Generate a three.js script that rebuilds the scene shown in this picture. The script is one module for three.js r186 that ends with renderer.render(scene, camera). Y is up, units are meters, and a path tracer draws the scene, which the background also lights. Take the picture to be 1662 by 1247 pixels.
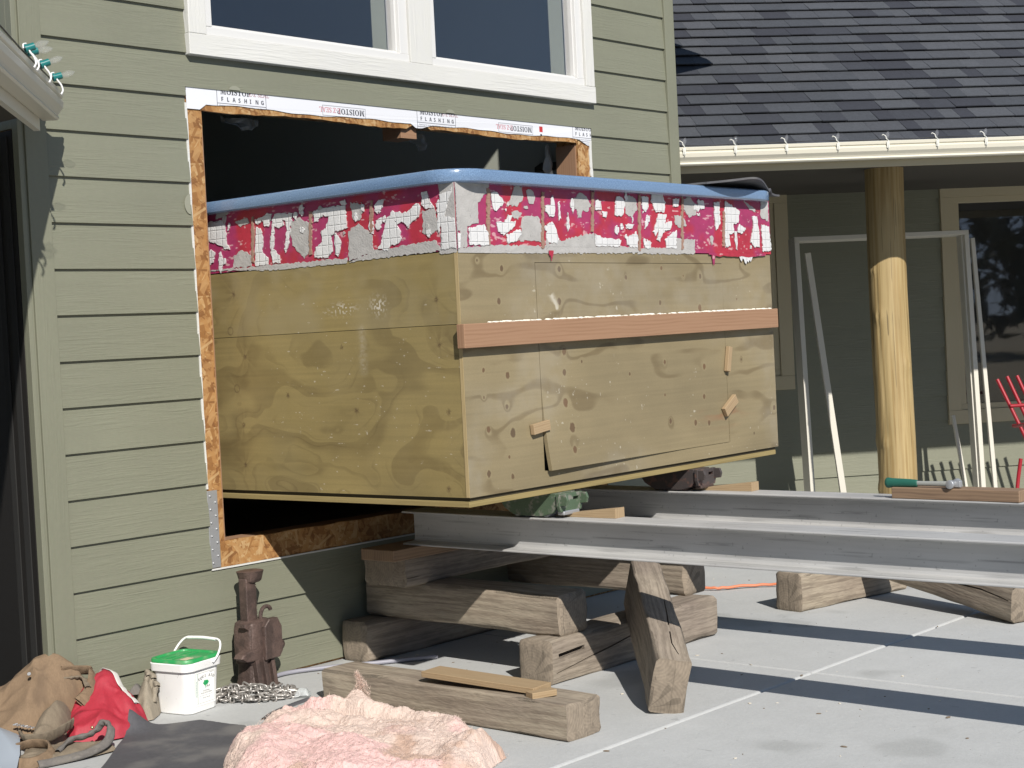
import * as THREE from 'three';
import { RoundedBoxGeometry } from 'three/addons/geometries/RoundedBoxGeometry.js';
import { mergeGeometries, toCreasedNormals } from 'three/addons/utils/BufferGeometryUtils.js';
import { Brush, Evaluator, SUBTRACTION } from 'three-bvh-csg';

// ---------------------------------------------------------------- camera, sky, sun, exposure
// metres; x runs along the wall with the opening, z points out of it, y is up
const scene = new THREE.Scene();
const camera = new THREE.PerspectiveCamera(27.27, 1662 / 1247, 0.05, 2000);
camera.position.set(0, 1.4105, 5.324);
camera.quaternion.setFromRotationMatrix(new THREE.Matrix4().makeBasis(
  new THREE.Vector3(0.66251, -0.05026, 0.74736), new THREE.Vector3(0.05587, 0.99828, 0.0176), new THREE.Vector3(-0.74697, 0.0301, 0.66418)));
const SUN = new THREE.Vector3(-0.694, 1, 1.15);
{ // clear dry-air sky: pale at the horizon, deeper overhead, the same all round
  const w = 64, h = 128, d = new Float32Array(w * h * 4), stops = [[0, 0.36, 0.43, 0.53], [0.05, 0.25, 0.35, 0.52], [0.22, 0.155, 0.25, 0.43], [0.6, 0.155, 0.215, 0.315], [1, 0.135, 0.18, 0.26]];
  for (let y = 0; y < h; y++) {
    const e = Math.max(0, ((y + 0.5) / h - 0.5) * 2); let k = 0; while (k < stops.length - 2 && e > stops[k + 1][0]) k++;
    const t = (e - stops[k][0]) / (stops[k + 1][0] - stops[k][0]);
    for (let x = 0; x < w; x++) { const i = (y * w + x) * 4; for (let c = 0; c < 3; c++) d[i + c] = stops[k][c + 1] + (stops[k + 1][c + 1] - stops[k][c + 1]) * t; d[i + 3] = 1; }
  }
  const t = new THREE.DataTexture(d, w, h, THREE.RGBAFormat, THREE.FloatType); t.mapping = THREE.EquirectangularReflectionMapping; t.magFilter = t.minFilter = THREE.LinearFilter; t.needsUpdate = true;
  scene.background = scene.environment = t;
}
const sun = new THREE.DirectionalLight(0xfff9f1, 5);
sun.position.copy(SUN).multiplyScalar(12).add(new THREE.Vector3(5, 0, 0)); sun.target.position.set(5, 0, 0);
sun.castShadow = true; sun.shadow.mapSize.set(4096, 4096);
Object.assign(sun.shadow.camera, { left: -9, right: 9, top: 9, bottom: -9, near: 0.5, far: 45 });
scene.add(sun, sun.target);
const renderer = new THREE.WebGLRenderer({ antialias: true });
renderer.setSize(1024, 768);
renderer.shadowMap.enabled = true;
renderer.toneMapping = THREE.LinearToneMapping;
renderer.toneMappingExposure = 1.17;

// ---------------------------------------------------------------- helpers
const V = (x, y, z) => new THREE.Vector3(x, y, z);
function rng(a) { return () => { a |= 0; a = a + 0x6D2B79F5 | 0; let t = Math.imul(a ^ a >>> 15, 1 | a); t = t + Math.imul(t ^ t >>> 7, 61 | t) ^ t; return ((t ^ t >>> 14) >>> 0) / 4294967296; }; }
const R0 = rng(7);
function h2(x, y, s) { let h = Math.imul(x, 374761393) + Math.imul(y, 668265263) + Math.imul(s, 1442695041) | 0; h = Math.imul(h ^ h >>> 13, 1274126177); h ^= h >>> 16; return (h >>> 0) / 4294967296; }
const wrap = (i, p) => p ? ((i % p) + p) % p : i;
function vn(x, y, s = 0, px = 0, py = 0) {
  const ix = Math.floor(x), iy = Math.floor(y); let fx = x - ix, fy = y - iy; fx = fx * fx * (3 - 2 * fx); fy = fy * fy * (3 - 2 * fy);
  const x0 = wrap(ix, px), x1 = wrap(ix + 1, px), y0 = wrap(iy, py), y1 = wrap(iy + 1, py);
  const a = h2(x0, y0, s), b = h2(x1, y0, s), c = h2(x0, y1, s), d = h2(x1, y1, s);
  return a + (b - a) * fx + (c - a) * fy + (a - b - c + d) * fx * fy;
}
function fbm(x, y, o = 4, s = 0, px = 0, py = 0) { let v = 0, a = 0.5, t = 0; for (let i = 0; i < o; i++) { v += a * vn(x, y, s + i * 17, px, py); t += a; a *= 0.5; x *= 2; y *= 2; px *= 2; py *= 2; } return v / t; }
const sst = (a, b, x) => { const t = Math.min(1, Math.max(0, (x - a) / (b - a))); return t * t * (3 - 2 * t); };
const mix = (a, b, t) => a + (b - a) * t, mix3 = (a, b, t) => [mix(a[0], b[0], t), mix(a[1], b[1], t), mix(a[2], b[2], t)];
const enc = (c) => { c = Math.min(1, Math.max(0, c)); return 255 * (c <= 0.0031308 ? 12.92 * c : 1.055 * Math.pow(c, 1 / 2.4) - 0.055); };
// fn(u, v) gives linear colour [r, g, b] (colour map) or one number 0..1 (relief, roughness)
function tex(w, h, fn, mw = 1, mh = 1) {
  const d = new Uint8Array(w * h * 4); let col = false;
  for (let y = 0, k = 0; y < h; y++) for (let x = 0; x < w; x++, k += 4) {
    const c = fn((x + 0.5) / w, (y + 0.5) / h);
    if (typeof c === 'number') { d[k] = d[k + 1] = d[k + 2] = 255 * Math.min(1, Math.max(0, c)); } else { col = true; d[k] = enc(c[0]); d[k + 1] = enc(c[1]); d[k + 2] = enc(c[2]); }
    d[k + 3] = 255;
  }
  const t = new THREE.DataTexture(d, w, h); t.wrapS = t.wrapT = THREE.RepeatWrapping; t.magFilter = THREE.LinearFilter; t.minFilter = THREE.LinearMipmapLinearFilter; t.generateMipmaps = true;
  if (col) t.colorSpace = THREE.SRGBColorSpace;
  t.repeat.set(1 / mw, 1 / mh); t.needsUpdate = true; return t;
}
function canvasTex(w, h, draw, mw = 1, mh = 1) {
  const c = document.createElement('canvas'); c.width = w; c.height = h; draw(c.getContext('2d'), w, h);
  const t = new THREE.CanvasTexture(c); t.colorSpace = THREE.SRGBColorSpace; t.wrapS = t.wrapT = THREE.RepeatWrapping; t.repeat.set(1 / mw, 1 / mh); return t;
}
const lin = (r, g, b) => new THREE.Color().setRGB(r, g, b);
const mat = (c, o = {}) => new THREE.MeshStandardMaterial({ color: Array.isArray(c) ? lin(...c) : (c ?? 0xffffff), roughness: 0.85, ...o });
function mesh(name, geo, m, parent) { const o = new THREE.Mesh(geo, m); o.name = name; o.castShadow = o.receiveShadow = true; if (parent) parent.add(o); return o; }
const taken = {};
const numbered = (n) => { const k = taken[n] = (taken[n] ?? -1) + 1; return k ? n + '_' + String(k).padStart(3, '0') : n; };
function thing(name, label, category, pos = [0, 0, 0], rotY = 0, group) {
  const g = new THREE.Group(); g.name = numbered(name); g.position.set(...pos); g.rotation.y = rotY;
  g.userData = { label, category, ...(group ? { group } : {}) }; scene.add(g); return g;
}
function solo(name, geo, m, label, category, pos = [0, 0, 0], rotY = 0, group) {
  const o = mesh(numbered(name), geo, m, scene); o.position.set(...pos); o.rotation.y = rotY;
  o.userData = { label, category, ...(group ? { group } : {}) }; return o;
}
// uv in metres from position, dominant normal; ax = grain direction
function muv(g, ax = 'x', du = 0, dv = 0) {
  const p = g.attributes.position, n = g.attributes.normal, uv = new Float32Array(p.count * 2), I = 'xyz'.indexOf(ax);
  for (let i = 0; i < p.count; i++) {
    const P = [p.getX(i), p.getY(i), p.getZ(i)], N = [Math.abs(n.getX(i)), Math.abs(n.getY(i)), Math.abs(n.getZ(i))];
    const k = N[0] > N[1] && N[0] > N[2] ? 0 : N[1] > N[2] ? 1 : 2, o = [0, 1, 2].filter((q) => q !== k);
    let a, b; if (k === I) [a, b] = o; else { a = I; b = o.find((q) => q !== I); }
    uv[i * 2] = P[a] + du; uv[i * 2 + 1] = P[b] + dv + k * 0.37;
  }
  g.setAttribute('uv', new THREE.BufferAttribute(uv, 2)); return g;
}
const box = (x0, x1, y0, y1, z0, z1, ax = 'x', du = 0, dv = 0) => { const g = new THREE.BoxGeometry(x1 - x0, y1 - y0, z1 - z0); g.translate((x0 + x1) / 2, (y0 + y1) / 2, (z0 + z1) / 2); return muv(g, ax, du, dv); };
const rbox = (x0, x1, y0, y1, z0, z1, r = 0.003, ax = 'x', du = 0, dv = 0) => { const g = new RoundedBoxGeometry(x1 - x0, y1 - y0, z1 - z0, 2, r); g.translate((x0 + x1) / 2, (y0 + y1) / 2, (z0 + z1) / 2); return muv(g, ax, du, dv); };
const merge = (a) => mergeGeometries(a.map((g) => { const q = g.index ? g.toNonIndexed() : g; for (const k of Object.keys(q.attributes)) if (!['position', 'normal', 'uv'].includes(k)) q.deleteAttribute(k); return q; }));
const tube = (pts, r, seg = 24, rad = 8, closed = false) => new THREE.TubeGeometry(new THREE.CatmullRomCurve3(pts.map((p) => V(...p)), closed), seg, r, rad, closed);
function extr(pts, d, bev = 0, o = {}) { const s = new THREE.Shape(pts.map((p) => new THREE.Vector2(...p))); return new THREE.ExtrudeGeometry(s, { depth: d, bevelEnabled: bev > 0, bevelSize: bev, bevelThickness: bev, bevelSegments: 2, steps: 1, ...o }); }
// quads (a, b, c, d) as one flat-shaded geometry
function quads(list) {
  const p = []; for (const [a, b, c, d] of list) p.push(...a, ...b, ...c, ...a, ...c, ...d);
  const g = new THREE.BufferGeometry(); g.setAttribute('position', new THREE.Float32BufferAttribute(p, 3)); g.computeVertexNormals(); return g;
}

// ---------------------------------------------------------------- procedural surfaces
const lum = (n, k) => 1 - k / 2 + k * n;
const cementRelief = tex(1024, 512, (u, v) => {            // pressed wood grain of the lap siding
  const y = v * 60 + 2.2 * fbm(u * 5, v * 6, 3, 3, 5, 6), g = fbm(u * 10, y, 3, 5, 10, 60), w = fbm(u * 4, v * 8, 2, 9, 4, 8);
  return 0.5 + (Math.abs(g - 0.5) * 1.7 - 0.3) * sst(0.3, 0.62, w) + (vn(u * 120, v * 400, 31, 120, 400) - 0.5) * 0.16;
}, 1.7, 0.55);
const cementColour = tex(512, 512, (u, v) => { const n = lum(fbm(u * 6, v * 6, 5, 40, 6, 6), 0.14) * lum(vn(u * 200, v * 200, 2, 200, 200), 0.04) * lum(fbm(u * 3, v * 90, 3, 12, 3, 90), 0.06); return [0.178 * n, 0.183 * n, 0.133 * n]; }, 2.3, 2.3);
const trimColour = tex(256, 256, (u, v) => { const n = lum(fbm(u * 5, v * 5, 5, 44, 5, 5), 0.08); return [0.58 * n, 0.58 * n, 0.55 * n]; }, 1.3, 1.3);
const M = {};
M.siding = mat(null, { map: cementColour, bumpMap: cementRelief, bumpScale: 0.0016, roughness: 0.62 });
M.trimGreen = mat(null, { map: cementColour, bumpMap: cementRelief, bumpScale: 0.0009, roughness: 0.65 });
M.trimWhite = mat(null, { map: trimColour, bumpMap: cementRelief, bumpScale: 0.0016, roughness: 0.6 });
M.trimCream = mat([0.42, 0.37, 0.25], { bumpMap: cementRelief, bumpScale: 0.001, roughness: 0.65 });
M.vinyl = mat([0.60, 0.60, 0.585], { roughness: 0.4 });
M.gutter = mat([0.58, 0.555, 0.46], { roughness: 0.35 });
M.dark = mat([0.02, 0.02, 0.018], { roughness: 0.7 });
M.doorDark = mat([0.012, 0.011, 0.010], { roughness: 0.6 });
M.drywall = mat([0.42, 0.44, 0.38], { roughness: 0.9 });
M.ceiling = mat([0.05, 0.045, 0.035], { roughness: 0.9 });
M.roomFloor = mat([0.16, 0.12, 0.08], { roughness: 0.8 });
M.glass = new THREE.MeshPhysicalMaterial({ color: 0xffffff, roughness: 0.02, transmission: 1, thickness: 0, ior: 1.68 });
const osbColour = canvasTex(512, 512, (c, w, h) => {
  const r = rng(21); c.fillStyle = '#b98d55'; c.fillRect(0, 0, w, h);
  for (let i = 0; i < 1500; i++) {
    const x = r() * w, y = r() * h, a = r() * Math.PI, l = 25 + r() * 70, t = 5 + r() * 17, k = r();
    const col = [[205, 160, 102], [184, 136, 80], [163, 112, 58], [222, 184, 128], [140, 92, 46], [196, 146, 84]][Math.floor(k * 6)];
    for (const [ox, oy] of [[0, 0], [w, 0], [-w, 0], [0, h], [0, -h]]) { c.save(); c.translate(x + ox, y + oy); c.rotate(a); c.globalAlpha = 0.75; c.fillStyle = `rgb(${col})`; c.beginPath(); c.moveTo(-l / 2, -t / 2); c.lineTo(l / 2 - r() * 9, -t / 2 + r() * 3); c.lineTo(l / 2, t / 2); c.lineTo(-l / 2 + 6, t / 2); c.fill(); c.restore(); }
  }
}, 0.55, 0.55);
M.osb = mat([0.62, 0.62, 0.66], { map: osbColour, roughness: 0.8 });
const pineGrain = (c1, c2, s, mw, mh, f = 26) => tex(512, 256, (u, v) => {
  const y = v * f + 1.6 * fbm(u * 3, v * 4, 3, s, 3, 4), g = 0.5 + 0.5 * Math.sin(y * 6.283), f2 = fbm(u * 8, v * 128, 3, s + 3, 8, 128);
  return mix3(c1, c2, Math.min(1, Math.max(0, 0.62 * g * g * vn(u * 5, v * 8, s + 1, 5, 8) + 0.5 * f2)));
}, mw, mh);
M.fir = mat(null, { map: pineGrain([0.31, 0.183, 0.108], [0.225, 0.122, 0.066], 61, 1.1, 0.2, 14), roughness: 0.8 });
M.pine = mat(null, { map: pineGrain([0.36, 0.265, 0.155], [0.25, 0.165, 0.085], 71, 0.5, 0.1, 10), roughness: 0.8 });
M.oldBoard = mat(null, { map: pineGrain([0.27, 0.18, 0.11], [0.12, 0.075, 0.05], 81, 0.6, 0.12, 10), roughness: 0.85 });
// weathered timbers
const tieTone = (c1, c2, s) => tex(1024, 512, (u, v) => {
  const y = v * 84 + 3 * fbm(u * 3, v * 5, 3, s, 3, 5), g = fbm(u * 6, y, 3, s + 2, 6, 84), st = fbm(u * 5, v * 5, 4, s + 9, 5, 5), f = vn(u * 60, v * 340, s + 4, 60, 340);
  let c = mix3(c1, c2, sst(0.3, 0.72, g * 0.75 + 0.25 * f)); const k = lum(st, 0.5) * lum(fbm(u * 30, v * 30, 2, s + 6, 30, 30), 0.25); c = [c[0] * k, c[1] * k * mix(0.97, 1.03, st), c[2] * k];
  const ch = Math.abs(v - 0.31 - 0.03 * (fbm(u * 5, 0.5, 3, s, 5, 0) - 0.5)) + 0.012 * sst(0.42, 0.6, vn(u * 4, 2.5, s, 4)), ch2 = Math.abs(v - 0.78 - 0.05 * (fbm(u * 4, 3.5, 3, s, 4, 0) - 0.5)) + 0.012 * sst(0.4, 0.6, vn(u * 5, 7.5, s, 5));
  const cr = 1 - 0.7 * Math.max(1 - sst(0.001, 0.0035, ch), 1 - sst(0.001, 0.003, ch2)); return [c[0] * cr, c[1] * cr, c[2] * cr];
}, 1.4, 0.7);
const tieRelief = tex(1024, 512, (u, v) => {
  const s = 101, y = v * 46 + 2.4 * fbm(u * 3, v * 5, 3, s, 3, 5), g = fbm(u * 5, y, 3, s + 2, 5, 46);
  const ch = Math.abs(v - 0.31 - 0.03 * (fbm(u * 5, 0.5, 3, s, 5, 0) - 0.5)) + 0.012 * sst(0.42, 0.6, vn(u * 4, 2.5, s, 4));
  return 0.75 + (g - 0.5) * 0.7 - 0.6 * (1 - sst(0.001, 0.004, ch)) + (vn(u * 90, v * 200, 8, 90, 200) - 0.5) * 0.2;
}, 1.4, 0.7);
M.tie = [0, 1, 2].map((i) => mat(null, { map: tieTone([[0.29, 0.243, 0.19], [0.275, 0.23, 0.182], [0.3, 0.252, 0.192]][i], [[0.2, 0.163, 0.125], [0.185, 0.152, 0.118], [0.198, 0.16, 0.12]][i], 101 + i * 0), bumpMap: tieRelief, bumpScale: 0.004, roughness: 0.9 }));
const endCol = (s) => tex(256, 256, (u, v) => { const d = Math.hypot(u - 0.42, v - 0.2), a = Math.atan2(v - 0.2, u - 0.42), g = 0.5 + 0.5 * Math.sin(d * 105 + 5 * fbm(u * 4, v * 4, 3, s)); const n = lum(fbm(u * 14, v * 14, 4, s + 2), 0.5) * lum(g, 0.14) * (vn(a * 9, d * 2, s) > 0.86 ? 0.72 : 1); return [0.225 * n, 0.185 * n, 0.14 * n]; }, 0.2, 0.2);
M.tieEnd = mat(null, { map: endCol(7), bumpMap: tieRelief, bumpScale: 0.003, roughness: 0.95 });
// concrete
const concreteColour = tex(1024, 1024, (u, v) => {
  const n = lum(fbm(u * 5, v * 5, 6, 200, 5, 5), 0.14) * lum(vn(u * 420, v * 420, 4, 420, 420), 0.07) * lum(fbm(u * 40, v * 40, 2, 12, 40, 40), 0.07);
  const sp = vn(u * 70, v * 70, 77, 70, 70) > 0.965 ? 0.82 : 1, stn = 1 - 0.16 * sst(0.66, 0.8, fbm(u * 9 + 3, v * 9, 3, 88, 9, 9));
  const k = n * sp * stn; return [0.418 * k, 0.428 * k, 0.424 * k * mix(0.95, 1.0, stn)];
}, 3.3, 3.3);
const concreteRelief = tex(512, 512, (u, v) => 0.6 * fbm(u * 60, v * 60, 3, 6, 60, 60) + 0.4 * vn(u * 256, v * 256, 3, 256, 256), 0.9, 0.9);
M.concrete = mat(null, { map: concreteColour, bumpMap: concreteRelief, bumpScale: 0.0012, roughness: 0.88 });
M.earth = mat([0.20, 0.17, 0.11], { roughness: 1 });
// steel
const steelColour = tex(1024, 256, (u, v) => { const n = lum(fbm(u * 7, v * 3, 5, 300, 7, 3), 0.26) * lum(fbm(u * 8, v * 60, 3, 310, 8, 60), 0.12) * (1 - 0.3 * sst(0.9, 0.97, vn(u * 150, v * 40, 33, 150, 40))); const sm = 1 - 0.35 * sst(0.6, 0.85, fbm(u * 6, v * 40, 4, 321, 6, 40)); return [0.455 * n * sm, 0.455 * n * sm, 0.445 * n * sm]; }, 1.6, 0.4);
M.beam = mat(null, { map: steelColour, roughness: 0.5, metalness: 0.15 });
const rustColour = tex(256, 256, (u, v) => { const n = fbm(u * 6, v * 6, 5, 400, 6, 6), k = lum(vn(u * 90, v * 90, 4, 90, 90), 0.3); return mix3([0.135 * k, 0.092 * k, 0.078 * k], [0.085 * k, 0.06 * k, 0.052 * k], sst(0.35, 0.65, n)); }, 0.3, 0.3);
const rustRelief = tex(256, 256, (u, v) => fbm(u * 20, v * 20, 4, 410, 20, 20), 0.2, 0.2);
M.rust = mat(null, { map: rustColour, bumpMap: rustRelief, bumpScale: 0.002, roughness: 0.55, metalness: 0.35 });
M.chain = mat(null, { map: tex(128, 128, (u, v) => { const n = fbm(u * 9, v * 9, 3, 9, 9, 9); return mix3([0.42, 0.41, 0.39], [0.2, 0.14, 0.1], sst(0.55, 0.8, n)); }, 0.05, 0.05), roughness: 0.42, metalness: 0.55 });
M.galv = mat([0.42, 0.43, 0.44], { roughness: 0.45, metalness: 0.6 });
M.rubber = mat(null, { map: tex(256, 256, (u, v) => { const d = sst(0.5, 0.78, fbm(u * 4, v * 4, 5, 500, 4, 4)), k = lum(vn(u * 100, v * 100, 4, 100, 100), 0.2); return mix3([0.075 * k, 0.075 * k, 0.083 * k], [0.16, 0.155, 0.15], d * 0.8); }, 0.7, 0.7), roughness: 0.75 });

// ---------------------------------------------------------------- the setting: earth and concrete patio
{
  const e = mesh('ground', muv(new THREE.PlaneGeometry(900, 900).rotateX(-Math.PI / 2), 'x'), M.earth, scene); e.position.y = -0.14; e.userData.kind = 'structure';
  const patio = new THREE.Group(); patio.name = 'concrete_patio'; patio.userData.kind = 'structure'; scene.add(patio);
  const xs = [-6, -1.2, 2.05, 5.49, 8.9, 13.5, 18], zs = [-9, -5.5, -1.9, 1.98, 5.6, 9.5];
  for (let i = 0; i < xs.length - 1; i++) for (let j = 0; j < zs.length - 1; j++) {
    const gx = xs[i + 1] === 5.49 || xs[i] === 5.49 ? 0.0012 : 0.003, x0 = xs[i] + gx, x1 = xs[i + 1] - gx, z0 = zs[j] + 0.0035, z1 = zs[j + 1] - 0.0035;
    // slab with tooled edges
    const b = 0.011, d = 0.006, y = 0, pts = [];
    const q = [[[x0 + b, y, z0 + b], [x0 + b, y, z1 - b], [x1 - b, y, z1 - b], [x1 - b, y, z0 + b]]];
    const ring = (bx, by) => [[x0 + bx, by, z0 + bx], [x0 + bx, by, z1 - bx], [x1 - bx, by, z1 - bx], [x1 - bx, by, z0 + bx]];
    const rs = [ring(b, 0), ring(b * 0.45, -d * 0.35), ring(0, -d * 1.6), ring(0, -0.1)];
    for (let r = 0; r < 3; r++) for (let k = 0; k < 4; k++) { const n = (k + 1) % 4; q.push([rs[r][k], rs[r + 1][k], rs[r + 1][n], rs[r][n]]); }
    mesh('concrete_panel', muv(quads(q), 'x', i * 0.7, j * 0.4), M.concrete, patio);
  }
}

// ---------------------------------------------------------------- house
const house = thing('house', 'sage green lap sided house with a hole cut in its wall and shingled porch roof', 'house');
const S = 0.178, Y0 = 2.8236, OX0 = 4.045, OX1 = 6.72, OY0 = 0.507, OY1 = 2.505, WX0 = 4.062, WX1 = 6.74, WY0 = 2.637, WY1 = 4.0, AX0 = 3.266, AX1 = 7.51, WT = 0.15;
// lap board: columns [xa, xb, ya, yb] inside the row y0..y1
function lapBoard(y0, y1, cols, t = 0.0125) {
  const z = (y) => 0.0015 + t * (1 - (y - y0) / (y1 - y0)), q = [];
  cols.forEach(([xa, xb, ya, yb], i) => {
    q.push([[xa, ya, z(ya)], [xb, ya, z(ya)], [xb, yb, z(yb)], [xa, yb, z(yb)]]);
    q.push([[xa, ya, 0], [xb, ya, 0], [xb, ya, z(ya)], [xa, ya, z(ya)]]);
    const L = cols[i - 1], N = cols[i + 1], sideq = (x, f) => q.push(f ? [[x, ya, 0], [x, ya, z(ya)], [x, yb, z(yb)], [x, yb, 0]] : [[x, ya, z(ya)], [x, ya, 0], [x, yb, 0], [x, yb, z(yb)]]);
    if (!L || L[1] !== xa || L[2] !== ya) sideq(xa, true); if (!N || N[0] !== xb || N[2] !== ya) sideq(xb, false);
  });
  return quads(q);
}
function sidedWall(parent, ys, x0, x1, holes, seed, m) {
  const r = rng(seed);
  for (let k = 0; k < ys.length - 1; k++) {
    const y0 = ys[k], y1 = ys[k + 1], cuts = [x0, x1];
    for (const [a, b, c, d] of holes) if (c < y1 && d > y0) cuts.push(a, b);
    cuts.sort((a, b) => a - b);
    let run = []; const runs = [];
    for (let i = 0; i < cuts.length - 1; i++) {
      const a = cuts[i], b = cuts[i + 1]; if (b - a < 1e-4) continue; let lo = y0, hi = y1 + 0.012;
      for (const [ha, hb, hc, hd] of holes) if (ha <= a + 1e-6 && hb >= b - 1e-6 && hc < y1 && hd > y0) { if (hc <= y0 && hd >= y1) { lo = hi = 0; } else if (hc <= y0) lo = hd; else hi = hc; }
      if (hi - lo > 0.004) run.push([a, b, lo, hi]); else { if (run.length) runs.push(run); run = []; }
    }
    if (run.length) runs.push(run);
    for (const c of runs) mesh('siding_plank', muv(lapBoard(y0, y1, c), 'x', r() * 3, r() * 3), m, parent);
  }
}
const rowsFrom = (y0, lo, hi, s) => { const a = []; for (let y = y0 - Math.ceil((y0 - lo) / s) * s; y < hi; y += s) a.push(Math.max(y, lo)); a.push(hi); return a; };
{
  // wall with the opening and the window above it: sheathing and framing, boards in front
  const g = [];
  const W = (x0, x1, y0, y1) => g.push(box(x0, x1, y0, y1, -WT, -0.0005));
  W(AX0, 4.125, 0, 4.0); W(6.615, AX1, 0, 4.0); W(4.125, 6.615, 0, 0.607); W(4.125, 6.615, 2.44, 2.7); W(5.33, 5.52, 2.7, 4.0); W(4.125, 4.16, 2.7, 4.0);
  const wall = mesh('front_wall', merge(g), M.osb, house);
  sidedWall(wall, rowsFrom(Y0, 0.012, 4.0, S), 3.378, 7.424, [[OX0, OX1, OY0, OY1], [WX0 + 0.01, WX1 - 0.01, WY0 + 0.01, 4.2]], 31, M.siding);
  for (const [a, b, z] of [[3.284, 3.377, 0.021], [3.254, 3.272, 0.019], [3.272, 3.284, 0.012], [7.425, 7.516, 0.021]]) mesh('corner_board', rbox(a, b, 0.01, 4.0, -0.02, z, 0.002, 'y', a * 3), M.trimGreen, house);
  mesh('corner_board', rbox(7.494, 7.5155, 0.01, 4.0, -0.13, -0.0215, 0.002, 'y', 3), M.trimGreen, house);
  mesh('corner_board', rbox(3.2545, 3.2655, 2.285, 4.0, -0.2, -0.0205, 0.002, 'y', 5), M.trimGreen, house);
  // framing seen in the cut
  const jamb = mesh('opening_jamb', merge([box(6.60, 6.614, 0.61, 2.415, -0.145, -0.012, 'y')]), M.fir, house);
  mesh('opening_jamb', box(4.1265, 4.139, 0.61, 2.415, -0.145, -0.012, 'y'), M.fir, house);
  // ragged strips of sheathing round the cut
  const rag = (pts, z0, z1, m, nm) => { const e = extr(pts, z1 - z0); e.translate(0, 0, z0); return mesh(nm, muv(e, 'x', R0(), R0()), m, house); };
  const r = rng(5), edge = (x0, y0, x1, y1, n, a, dir) => { const o = []; for (let i = 0; i <= n; i++) { const t = i / n, j = (i && i < n) ? (r() - 0.5) * a : 0; o.push([mix(x0, x1, t) + (dir ? j : 0), mix(y0, y1, t) + (dir ? 0 : j)]); } return o; };
  rag([[OX0 + 0.004, 0.83], [4.112, 0.83], ...edge(4.112, 0.84, 4.127, 2.414, 24, 0.007, 1), [OX0 + 0.004, 2.414]], -0.011, 0.002, M.osb, 'sheathing_strip');
  rag([[6.61, 0.61], [6.712, 0.61], [6.712, 2.414], ...edge(6.61, 2.414, 6.606, 0.64, 20, 0.006, 1)], -0.011, 0.002, M.osb, 'sheathing_strip');
  rag([...edge(4.1, 0.507, 6.6, 0.507, 10, 0.002), ...edge(6.6, 0.613, 4.1, 0.613, 26, 0.006)], -0.02, 0.003, M.osb, 'sheathing_strip');
  // lower edge of the header sheathing, dips where the lining is torn
  const low = []; for (let i = 0; i <= 60; i++) { const x = mix(6.604, 4.128, i / 60), dip = x > 5.33 && x < 5.47 ? 0.02 : 0; low.push([x, 2.417 + 0.005 * Math.sin(x * 7) + (r() - 0.5) * 0.005 + dip]); }
  rag([[4.128, 2.446], [6.604, 2.446], ...low], -0.013, 0.004, M.osb, 'sheathing_strip');
  mesh('header_beam', box(4.128, 6.612, 2.4475, 2.62, -0.148, -0.02), M.fir, house);
  mesh('nailer_block', rbox(5.305, 5.41, 2.372, 2.437, -0.14, -0.015, 0.002), M.fir, house);
  mesh('sill_plate', rbox(4.1, 6.61, 0.57, 0.609, -0.149, -0.021, 0.002), M.fir, house);
  mesh('caulk_line', box(OX0 + 0.001, OX1 - 0.02, 0.4995, 0.506, -0.004, 0.009), M.trimWhite, house);
  rag([...edge(OX0 - 0.004, 0.84, OX0 - 0.004, 2.44, 30, 0.004, 1), ...edge(OX0 + 0.006, 2.44, OX0 + 0.006, 0.84, 30, 0.005, 1)], 0.0005, 0.008, M.trimWhite, 'caulk_line');
  rag([...edge(6.7, 2.25, 6.7, 2.44, 10, 0.006, 1), ...edge(6.722, 2.44, 6.722, 0.6, 40, 0.006, 1), [6.71, 0.6], ...edge(6.708, 0.62, 6.708, 2.25, 30, 0.006, 1)], 0.001, 0.007, M.trimWhite, 'caulk_line');
  for (const [x, y] of [[4.3, 2.51], [5.62, 2.508], [4.036, 2.02]]) { const c = new THREE.CircleGeometry(0.03, 14, x < 4.1 ? Math.PI / 2 : 0, Math.PI); c.scale(1, x < 4.1 ? 1.4 : 0.6, 1); c.translate(x, y, 0.0155); mesh('caulk_smear', muv(c), mat([0.24, 0.245, 0.19]), house); }
  // steel strap with nail heads
  const strap = mesh('steel_strap', rbox(4.043, 4.095, 0.51, 0.832, 0.0035, 0.0075, 0.0015, 'y'), M.galv, house);
  for (let i = 0; i < 11; i++) { const n = new THREE.SphereGeometry(0.0052, 10, 5, 0, 6.283, 0, 1.57); n.rotateX(Math.PI / 2); n.translate(4.056 + (i % 2) * 0.026, 0.53 + i * 0.028, 0.0074); mesh('nail_head', n, M.galv, strap); }
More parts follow.
